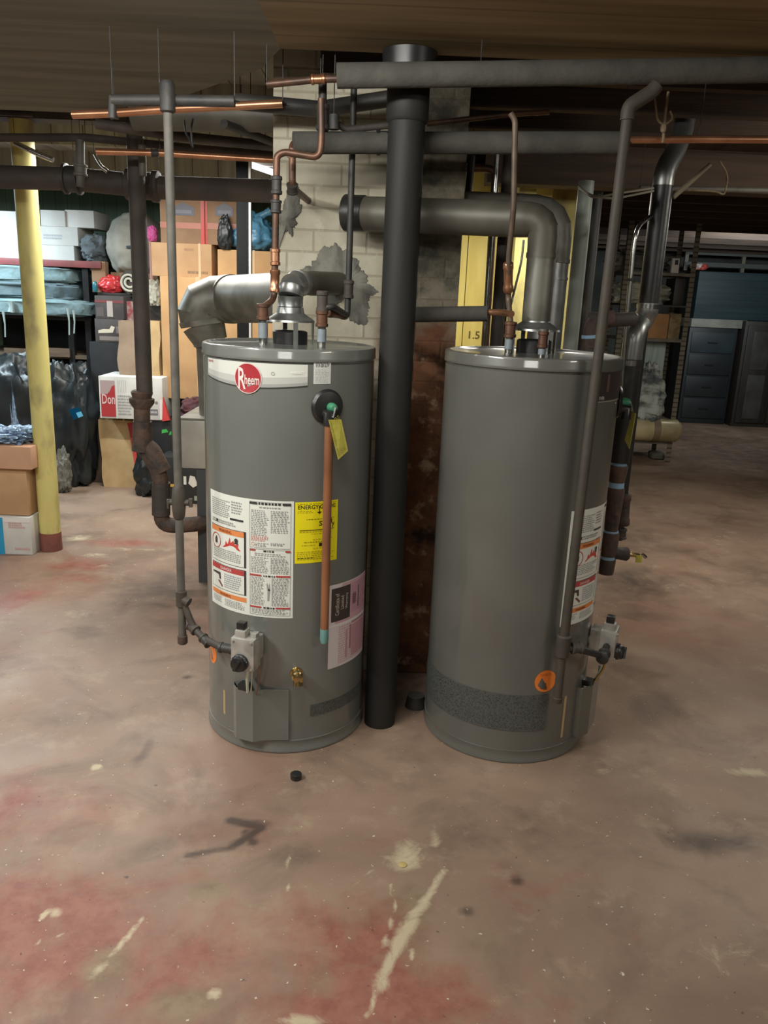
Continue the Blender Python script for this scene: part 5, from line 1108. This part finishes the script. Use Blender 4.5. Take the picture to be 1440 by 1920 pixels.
# ------------------------------------------------------------------ storage rack on the left with blankets, white cartons
yr0 = 7.05
xa, xb = V(-90, 560, yr0).x, V(168, 560, yr0).x
zr = [V(100, 664, yr0).z, V(100, 592, yr0).z, V(140, 490, yr0).z]
tdk = M('shelf_shade', srgb(34, 42, 42), srgb(26, 32, 33), scale=4, rough=.7)
t = thing('storage_rack', 'dark rack with plank shelves and a red top beam along the green wall', 'shelf', ((xa+xb)/2, yr0, 0))
for xx in (xa+.03, xb-.03, xa+1.0):
    for yy in (yr0+.03, yr0+.87): bm = B(); add_box(bm, (xx, yy, zr[2]/2), (.05, .05, zr[2])); obj('upright', bm, rubber, t)
for i, z in enumerate(zr):
    bm = B(); add_box(bm, ((xa+xb)/2, yr0+.45, z-.02), (xb-xa-.0, .88, .03)); obj('shelf_board', bm, darkwood if i else wood, t)
bm = B(); add_box(bm, ((xa+xb)/2+.06, yr0-.012, zr[2]-.022), (xb-xa+.12, .03, .055), None, .004); plabel(obj('front_beam', bm, M('red_beam_paint', srgb(134, 66, 66), srgb(112, 58, 58), scale=6, rough=.5), t), 'red painted front beam')
bm = B(); add_box(bm, ((xa+xb)/2, yr0+.84, zr[2]*.5-.05), (xb-xa-.1, .02, zr[2]-.12)); obj('shade_panel', bm, tdk, t)  # dark sheet added to stand for the black shade inside the shelves
for u0, u1 in ((10, 60), (92, 132), (170, 205)):
    bm = B(); a, b = V(u0, 660, yr0), V(u1, 660, yr0); add_box(bm, ((a.x+b.x)/2, yr0-.012, a.z), (b.x-a.x, .02, .075)); obj('plank_end', bm, wood, t)
blank = M('grey_blue_blanket', srgb(120, 142, 144), srgb(96, 118, 122), scale=6, rough=.95, bump=.35, bscale=30)
blank2 = M('dark_grey_blanket', srgb(88, 104, 108), srgb(70, 86, 92), scale=6, rough=.95, bump=.35, bscale=30)
BL = []
def blanket(label, px0, py0, px1, py1, z0, z1, y, mt, seed):
    m_ = (py0+py1)/2; x0, x1 = V(px0, m_, y).x, V(px1, m_, y).x
    bm = B(); add_blob(bm, ((x0+x1)/2, y+.35, (z0+z1)/2), (x1-x0, .7, (z1-z0)*1.05), seed, .10, 3.2, .32, 64, 28, floor=z0); o = obj('folded_blanket', bm, mt, angle=60); tag(o, label, 'blanket', 'folded moving blankets'); BL.append(o); return o
z_0 = zr[1]-.004; zb1 = V(100, 562, 6.95).z; zb2 = V(100, 530, 6.95).z; zb3 = V(100, 500, 6.95).z
blanket('pale grey-blue folded blanket at the bottom of the rack pile', -60, 560, 163, 592, z_0, zb1, 6.9, blank, 2)
blanket('darker grey-blue folded blanket in the middle of the rack pile', -60, 528, 140, 562, zb1-.01, zb2, 6.96, blank2, 7)
blanket('grey-blue folded blanket on top of the rack pile', -60, 500, 134, 530, zb2-.01, min(zb3, zr[2]-.05), 6.98, blank, 12)
for k, (u0, v0, u1, v1) in enumerate(((127, 578, 130, 628), (138, 582, 139, 625), (6, 584, 10, 632), (20, 565, 21, 585))):
    bm = B(); a, b = V(u0, v0, 6.86), V(u1, v1, 6.86); add_tube(bm, [a, at(a, b, .5)+Vector((.006, 0, 0)), b], [.012, .006, .006] if k < 3 else [.03, .02, .03], 8)
    obj('fringe_cord', bm, M('pale_cord', srgb(150, 166, 164), rough=.8), BL[0])
zs = zr[2]-.004
wc = [(-40, 395, 40, 485, 'white carton at the far left of the rack top'), (76, 460, 139, 485, 'white low carton at the bottom of the rack top stack'), (74, 425, 146, 460, 'grey-white carton in the middle of the rack top stack'), (76, 394, 122, 425, 'white carton on top left of the rack top stack'), (122, 394, 176, 425, 'white carton on top right of the rack top stack, slightly overhanging')]
zc0 = {}
def pr_w(s): s.lines(.1, .3, .6, .6, 2, (170, 174, 176), 0, rnd=rndc, fill=.7)
z_a = carton('white_carton', wc[0][4], 'box', *wc[0][:4], 7.3, .4, whitepaint, z0=zs)
z_a = carton('white_carton', wc[1][4], 'box', *wc[1][:4], 7.3, .4, whitepaint, z0=zs)
z_a = carton('white_carton', wc[2][4], 'box', *wc[2][:4], 7.3, .4, whitepaint, z0=z_a, prints=pr_w)
carton('white_carton', wc[3][4], 'box', *wc[3][:4], 7.3, .4, whitepaint, z0=z_a)
carton('white_carton', wc[4][4], 'box', *wc[4][:4], 7.32, .4, whitepaint, z0=z_a)
bag('duffel_bag', 'grey soft bag slumped on the rack top beside the white cartons', 'bag', 143, 440, 192, 487, 7.2, .4, M('grey_nylon', srgb(98, 106, 110), srgb(80, 88, 92), scale=6, rough=.8, bump=.3), z0=zs, seed=17, crumple=.2)

# cabinet column between rack and cartons
ycb = 7.05; zcb = V(230, 553, ycb).z
t = thing('dark_cabinet', 'dark cabinet between the plank rack and the cartons, carrying the big sack', 'cabinet', (V(240, 700, ycb).x, ycb+.3, 0))
xa, xb = xb+.09, V(306, 650, ycb).x
bm = B(); add_box(bm, ((xa+xb)/2, ycb+.3, zcb/2), (xb-xa, .6, zcb), None, .006); obj('cabinet_body', bm, M('umber_cabinet', srgb(58, 50, 45), srgb(46, 41, 37), scale=5, rough=.6), t)
bm = B(); add_box(bm, ((xa+xb)/2, ycb+.29, zcb+.0), (xb-xa+.02, .63, .03), None, .004); obj('cabinet_top', bm, darkwood, t)
zct = zcb+.013
sackm = M('pale_woven_sack', srgb(172, 168, 154), srgb(150, 146, 134), scale=5, rough=.8, bump=.2, bscale=12)
z_sb = carton('small_carton', 'plain brown carton under the big pale sack', 'box', 208, 512, 296, 553, 7.14, .4, card_dark, z0=zct)-.03
bag('sack', 'big pale bulging sack standing on the dark cabinet', 'sack', 184, 398, 292, 522, 7.12, .5, sackm, z0=z_sb, seed=19, crumple=.08, power=.95, parts=lambda t, cx, cy, zt, zb: (lambda bm: (add_tube(bm, [(cx+.0, cy-.26, zt-.28), (cx+.16, cy-.25, zt-.26)], .012, 8), obj('carry_strap', bm, blank2, t)))(B()))
bag('plastic_bag', 'bright red plastic bag on the dark cabinet', 'bag', 180, 517, 228, 550, 7.0, .14, M('red_plastic_film', srgb(206, 52, 52), srgb(180, 40, 44), scale=8, rough=.28, bump=.4, bscale=16), z0=zct, seed=23, crumple=.2, power=.8, top=.3)
carton('small_carton', 'small reddish brown carton behind the red plastic bag', 'box', 172, 490, 198, 553, 7.06, .09, card_dark, z0=zct)
bag('glass_jar', 'small shiny blue-green glass object left of the red plastic bag', 'jar', 172, 528, 182, 550, 6.98, .04, M('teal_glass', srgb(50, 110, 124), rough=.1), z0=zct, seed=2, crumple=.02, power=.9)
# rolled rug
a = V(243, 536, 6.98); rr = .095
t = thing('rolled_rug', 'rolled cream rug showing its spiral end beside the red plastic bag', 'rug', (a.x, 7.2, zct))
bm = B(); add_tube(bm, [(a.x, 6.98, zct+rr), (a.x+.03, 7.06, zct+rr)], rr, 24); obj('roll', bm, M('dark_rug_back', srgb(70, 62, 56), rough=.9), t)
bm = B(); pts = [(a.x+math.cos(k*.35)*(.02+.0017*k), 6.972, zct+rr+math.sin(k*.35)*(.02+.0017*k)) for k in range(38)]; add_tube(bm, pts, .010, 8); obj('spiral_edge', bm, M('cream_wool', srgb(200, 196, 178), rough=.9), t)
bag('cloth_bundle', 'pale patterned cloth bundle right of the rusty drain pipe', 'cloth', 274, 528, 302, 580, 6.9, .14, M('cream_wool', srgb(200, 196, 178), srgb(120, 110, 92), scale=9, rough=.9), z0=zct-.09, seed=29, crumple=.3)
bag('pink_cloth', 'bright pink cloth above the pale strip beside the rusty drain pipe', 'cloth', 274, 424, 292, 452, 6.95, .08, M('pink_cloth', srgb(226, 96, 168), rough=.6), z0=V(283, 452, 6.95).z, seed=33, crumple=.2)
bm = B(); p, q = V(281, 450, 6.97), V(283, 530, 6.97); add_tube(bm, [Vector((p.x, 6.99, zct)), Vector((p.x, 6.99, p.z+.02))], .016, 10); o = obj('pole_handle', bm, M('pale_pink_stick', srgb(190, 140, 132), rough=.6)); tag(o, 'pale pink stick holding up the bright pink cloth', 'stick')
# crates in front of the cabinet
yq = 6.82
zq = carton('storage_carton', 'black storage carton under the dark printed crates', 'box', 174, 642, 238, 890, yq, .2, M('black_carton', srgb(24, 25, 27)), z0=0)
crm = M('dark_crate', srgb(72, 66, 66), srgb(60, 55, 56), scale=8, rough=.7)
def pr_c1(s): s.rect(0, .7, 1, .82, (120, 66, 66), 0); s.rect(.42, .1, .62, .78, (176, 166, 160), 1); s.rect(.05, .1, .3, .5, (92, 84, 84), 0)
def pr_c2(s): s.poly([(.12, .5), (.3, .56), (.5, .56), (.58, .72), (.7, .66), (.62, .42), (.12, .38)], (206, 198, 176), 1); s.rect(.15, .08, .95, .26, (126, 116, 110), 0); s.rect(.74, .4, .9, .7, (110, 104, 104), 0)
zq2 = carton('printed_crate', 'dark printed crate with a cream shape, lower of the two', 'crate', 178, 598, 232, 642, yq, .2, crm, z0=zq, prints=pr_c2)
carton('printed_crate', 'dark printed crate with a red band, upper of the two', 'crate', 178, 555, 232, 598, yq, .2, crm, z0=zq2, prints=pr_c1)
carton('small_carton', 'narrow red and white carton beside the printed crates', 'box', 233, 565, 250, 612, 6.9, .12, M('red_white_carton', srgb(150, 70, 72), srgb(190, 184, 180), scale=14, rough=.7), z0=V(240, 604, 6.9).z*0+V(240, 612, 6.9).z)
carton('small_carton', 'brown carton supporting the narrow red and white carton', 'box', 233, 612, 256, 700, 6.9, .12, card_dark, z0=0)

# ------------------------------------------------------------------ right background: slotted shelf
ys = 8.7
T_ = lambda px, py, y=ys: V(px, py, y)
xr = T_(1252, 860).x; xl = T_(1135, 860).x
t = thing('metal_shelf', 'grey slotted steel shelf unit with open shelves behind the insulated pipe', 'shelf', ((xr+xl)/2, ys+.25, 0))
hz_ = 2.5
slot_m = board_mat('slotted_post', srgb(118, 110, 94), srgb(98, 92, 78), .9, 2, .05, rough=.5, gapw=.28, gapc=srgb(62, 58, 50))
for xx in (xl, xr):
    for yy in (ys, ys+.5):
        bm = B(); add_box(bm, (xx, yy, hz_/2), (.05, .006, hz_)); add_box(bm, (xx+(.025 if xx == xr else -.025), yy+.02, hz_/2), (.006, .045, hz_)); obj('slotted_post', bm, slot_m, t)
SH = [T_(1240, 828).z, T_(1255, 636).z, T_(1265, 512).z]
for z in SH:
    bm = B(); add_box(bm, ((xl+xr)/2, ys+.25, z-.015), (xr-xl, .5, .03)); obj('shelf_board', bm, steel_shelf, t)
z = T_(1250, 572).z
bm = B(); add_box(bm, ((xl+xr)/2, ys+.25, z-.01), (xr-xl, .5, .02)); obj('shelf_board', bm, darkwood, t); SH.append(z)
gold = M('creamy_gold_wrap', srgb(206, 190, 148), srgb(160, 144, 104), scale=3, rough=.3, metal=.2)
rc = .125; zc_ = SH[0]+rc
t = thing('wrapped_roll', 'shiny cream roll lying across the lowest shelf', 'roll', (T_(1235, 800).x, ys, SH[0]))
bm = B(); a, b = T_(1170, 785), T_(1276, 785); add_tube(bm, [(a.x, ys-.0, zc_), (b.x-.04, ys-.0, zc_), (b.x+.0, ys-.0, zc_)], [rc, rc, rc*.75], 28); obj('roll', bm, gold, t)
bm = B(); add_tube(bm, [(lerp(a.x, b.x, .5), ys, zc_), (lerp(a.x, b.x, .62), ys, zc_)], rc+.003, 28); obj('band', bm, M('olive_band', srgb(118, 104, 78), rough=.5), t)
fab = M('grey_marbled_fabric', srgb(176, 180, 172), srgb(84, 90, 90), scale=5, rough=.85, bump=.3, lo=.44, hi=.6, stretch=(1, 1, 2.2))
bag('cloth_heap', 'heap of grey and white patterned cloth on the shiny cream roll', 'cloth', 1195, 690, 1256, 762, ys-.1, .3, fab, z0=zc_+rc-.03, seed=51, crumple=.3, top=.35)
bm = B(); a, b = T_(1213, 642, 8.95), T_(1243, 700, 8.95); add_box(bm, ((a.x+b.x)/2, 8.97, (a.z+SH[0]+.25)/2), (b.x-a.x, .02, a.z-SH[0]-.25), None, .006); o = obj('hanging_cloth', bm, M('pale_green_cloth', srgb(176, 192, 184), srgb(150, 168, 160), scale=5, rough=.8, stretch=(6, 1, .4))); tag(o, 'pale green hanging cloth panel behind the patterned cloth heap', 'cloth')
carton('shelf_box', 'brown cardboard box on the middle shelf', 'box', 1216, 588, 1253, 634, ys+.02, .35, M('amber_cardboard', srgb(172, 128, 84), srgb(156, 114, 74), scale=5, rough=.85), z0=SH[1], group=None)
carton('shelf_box', 'mottled tan box right of the brown cardboard box on the middle shelf', 'box', 1254, 588, 1276, 634, ys+.03, .3, M('mottled_tan', srgb(140, 120, 84), srgb(110, 94, 66), scale=16, rough=.85), z0=SH[1])
bag('cloth_heap', 'pale folded cloth on the upper shelf behind the black insulated pipe', 'cloth', 1160, 530, 1262, 572, ys+.02, .35, M('pale_green_cloth2', srgb(176, 176, 158), srgb(140, 140, 126), scale=5, rough=.9, bump=.3), z0=SH[3], seed=57, crumple=.25, power=.6)
carton('shelf_box', 'dark box beside the pale folded cloth', 'box', 1264, 522, 1284, 572, ys+.05, .3, darkwood, z0=SH[3])
carton('thermostat_box', 'small white device with a black screen on the top shelf', 'device', 1260, 484, 1274, 509, ys+.0, .05, whitepaint, z0=SH[2], prints=lambda s: s.rect(.35, .55, .8, .88, (34, 36, 42), 0))
bag('cloth_heap', 'dim pile of odds and ends on the top shelf', 'cloth', 1150, 470, 1256, 510, ys+.1, .35, M('dim_grey_clutter', srgb(110, 108, 104), srgb(66, 64, 62), scale=9, rough=.8), z0=SH[2], seed=61, crumple=.3, power=.6)
bag('dark_bundle', 'dark greenish bundle under the lowest shelf', 'bundle', 1222, 850, 1248, 872, ys+.1, .2, M('olive_dark', srgb(76, 74, 58), rough=.8), z0=0, seed=63, crumple=.1, power=.5)
# stuff along the back right
yz = 11.9
U_ = lambda px, py, y=yz: V(px, py, y)
teal = M('teal_plastic', srgb(40, 52, 57), srgb(33, 43, 48), scale=4, rough=.5)
tdark = M('dark_teal_panel', srgb(28, 33, 36), srgb(23, 27, 30), scale=4, rough=.5)
zd = U_(1330, 614).z
t = thing('storage_chest', 'dark blue-green chest of drawers under the teal bin at the back', 'chest', (U_(1330, 700).x, yz, 0))
a, b = U_(1282, 700), U_(1372, 700)
bm = B(); add_box(bm, ((a.x+b.x)/2, yz+.3, zd/2), (b.x-a.x, .6, zd), None, .01); obj('chest_body', bm, tdark, t)
for k in range(4):
    z0, z1 = .08+k*(zd-.12)/4, .08+(k+1)*(zd-.12)/4-.03
    bm = B(); add_box(bm, ((a.x+b.x)/2, yz-.008, (z0+z1)/2), (b.x-a.x-.08, .02, z1-z0), None, .006); d_ = obj('drawer', bm, teal if k == 3 else tdark, t)
    bm = B(); add_box(bm, ((a.x+b.x)/2, yz-.024, (z0+z1)/2), (.14, .015, .02)); obj('drawer_pull', bm, rubber, d_)
bm = B(); add_box(bm, ((a.x+b.x)/2+.05, yz+.28, zd+.06), (b.x-a.x+.1, .62, .12), None, .008); o = obj('long_board', bm, M('pale_grey_board', srgb(146, 146, 134), srgb(120, 120, 110), scale=4, rough=.7)); tag(o, 'pale grey long board lying on the dark chest', 'board')
zt_ = zd+.12
carton('storage_bin', 'large teal ribbed bin on the pale grey board at far right', 'bin', 1306, 512, 1500, 592, yz+.02, .6, board_mat('teal_ribs', srgb(46, 62, 67), srgb(38, 52, 57), .6, 2, .09, rough=.5, gapw=.12, gapc=srgb(28, 42, 48)), z0=zt_)
t = thing('wardrobe', 'dark wooden two-door cabinet with a brass handle at far right', 'wardrobe', (U_(1420, 700).x, yz, 0))
a, b = U_(1376, 700), U_(1500, 700); zw = zd+.115
bm = B(); add_box(bm, ((a.x+b.x)/2, yz+.1, zw/2), (b.x-a.x, .5, zw), None, .008); obj('wardrobe_body', bm, darkwood, t)
for k in range(2):
    w_ = (b.x-a.x-.06)/2; xc = a.x+.03+w_*(k+.5)
    bm = B(); add_box(bm, (xc, yz-.16, zw/2), (w_-.02, .03, zw-.12), None, .006); d_ = obj('door', bm, darkwood, t)
    for z0, z1 in ((.12, zw*.5), (zw*.55, zw-.14)):
        bm = B(); add_box(bm, (xc, yz-.178, (z0+z1)/2), (w_-.2, .012, z1-z0), None, .005); obj('raised_panel', bm, M('worn_panel', srgb(66, 64, 62), srgb(50, 47, 44), scale=4, rough=.45), d_)
    bm = B(); xh = xc+(w_*.42 if k == 0 else -w_*.42); add_tube(bm, [(xh, yz-.19, zw*.42), (xh, yz-.2, zw*.47), (xh, yz-.19, zw*.52)], [.012, .018, .012], 10); obj('handle', bm, brass, d_)
t = thing('slatted_rack', 'dim slatted rack standing on the teal bin at far right', 'rack', (U_(1400, 480).x, yz+.3, zt_))
zz_ = U_(1400, 510, yz+.02).z; a, b = U_(1300, 470), U_(1490, 470)
for xx in (a.x+.02, U_(1413, 470).x, b.x): bm = B(); add_box(bm, (xx, yz+.3, (zz_+2.62)/2), (.05, .05, 2.62-zz_)); obj('upright', bm, steel_shelf, t)
for k in range(4):
    bm = B(); add_box(bm, ((a.x+b.x)/2, yz+.27, zz_+.09+k*.16), (b.x-a.x, .02, .06)); obj('slat', bm, M('dim_slat', srgb(72, 76, 72), rough=.7), t)
bag('plastic_bag', 'small white and red packet at the front edge of the teal bin top', 'bag', 1300, 494, 1330, 512, yz-.05, .2, M('white_red_film', srgb(200, 194, 186), srgb(176, 64, 54), scale=7, rough=.5, lo=.5, hi=.54), z0=zz_-.0, seed=71, crumple=.2)
# ------------------------------------------------------------------ small things on the floor
p = G(555, 1460); bm = B(); add_lathe(bm, [(.017, 0), (.02, .004), (.02, .02), (.014, .022)], (p.x, p.y, 0), seg=16); o = obj('rubber_plug', bm, rubber); tag(o, 'small black plug lying on the floor in front of the heaters', 'plug')
p = G(755, 1622); bm = B(); add_lathe(bm, [(.012, 0), (.013, .002), (.009, .004)], (p.x, p.y, 0), seg=16); o = obj('yellow_disc', bm, M('dull_yellow', srgb(176, 156, 96), rough=.5)); tag(o, 'tiny yellowish disc lying on the pale scraped floor', 'disc')
p = G(785, 1338); bm = B(); add_tube(bm, [(.165, 3.02, .0), (.165, 3.02, .05)], [.045, .035], 18); o = obj('floor_drain_stub', bm, black_iron); tag(o, 'dark low stub on the floor behind the plain-fronted heater base', 'pipe stub')
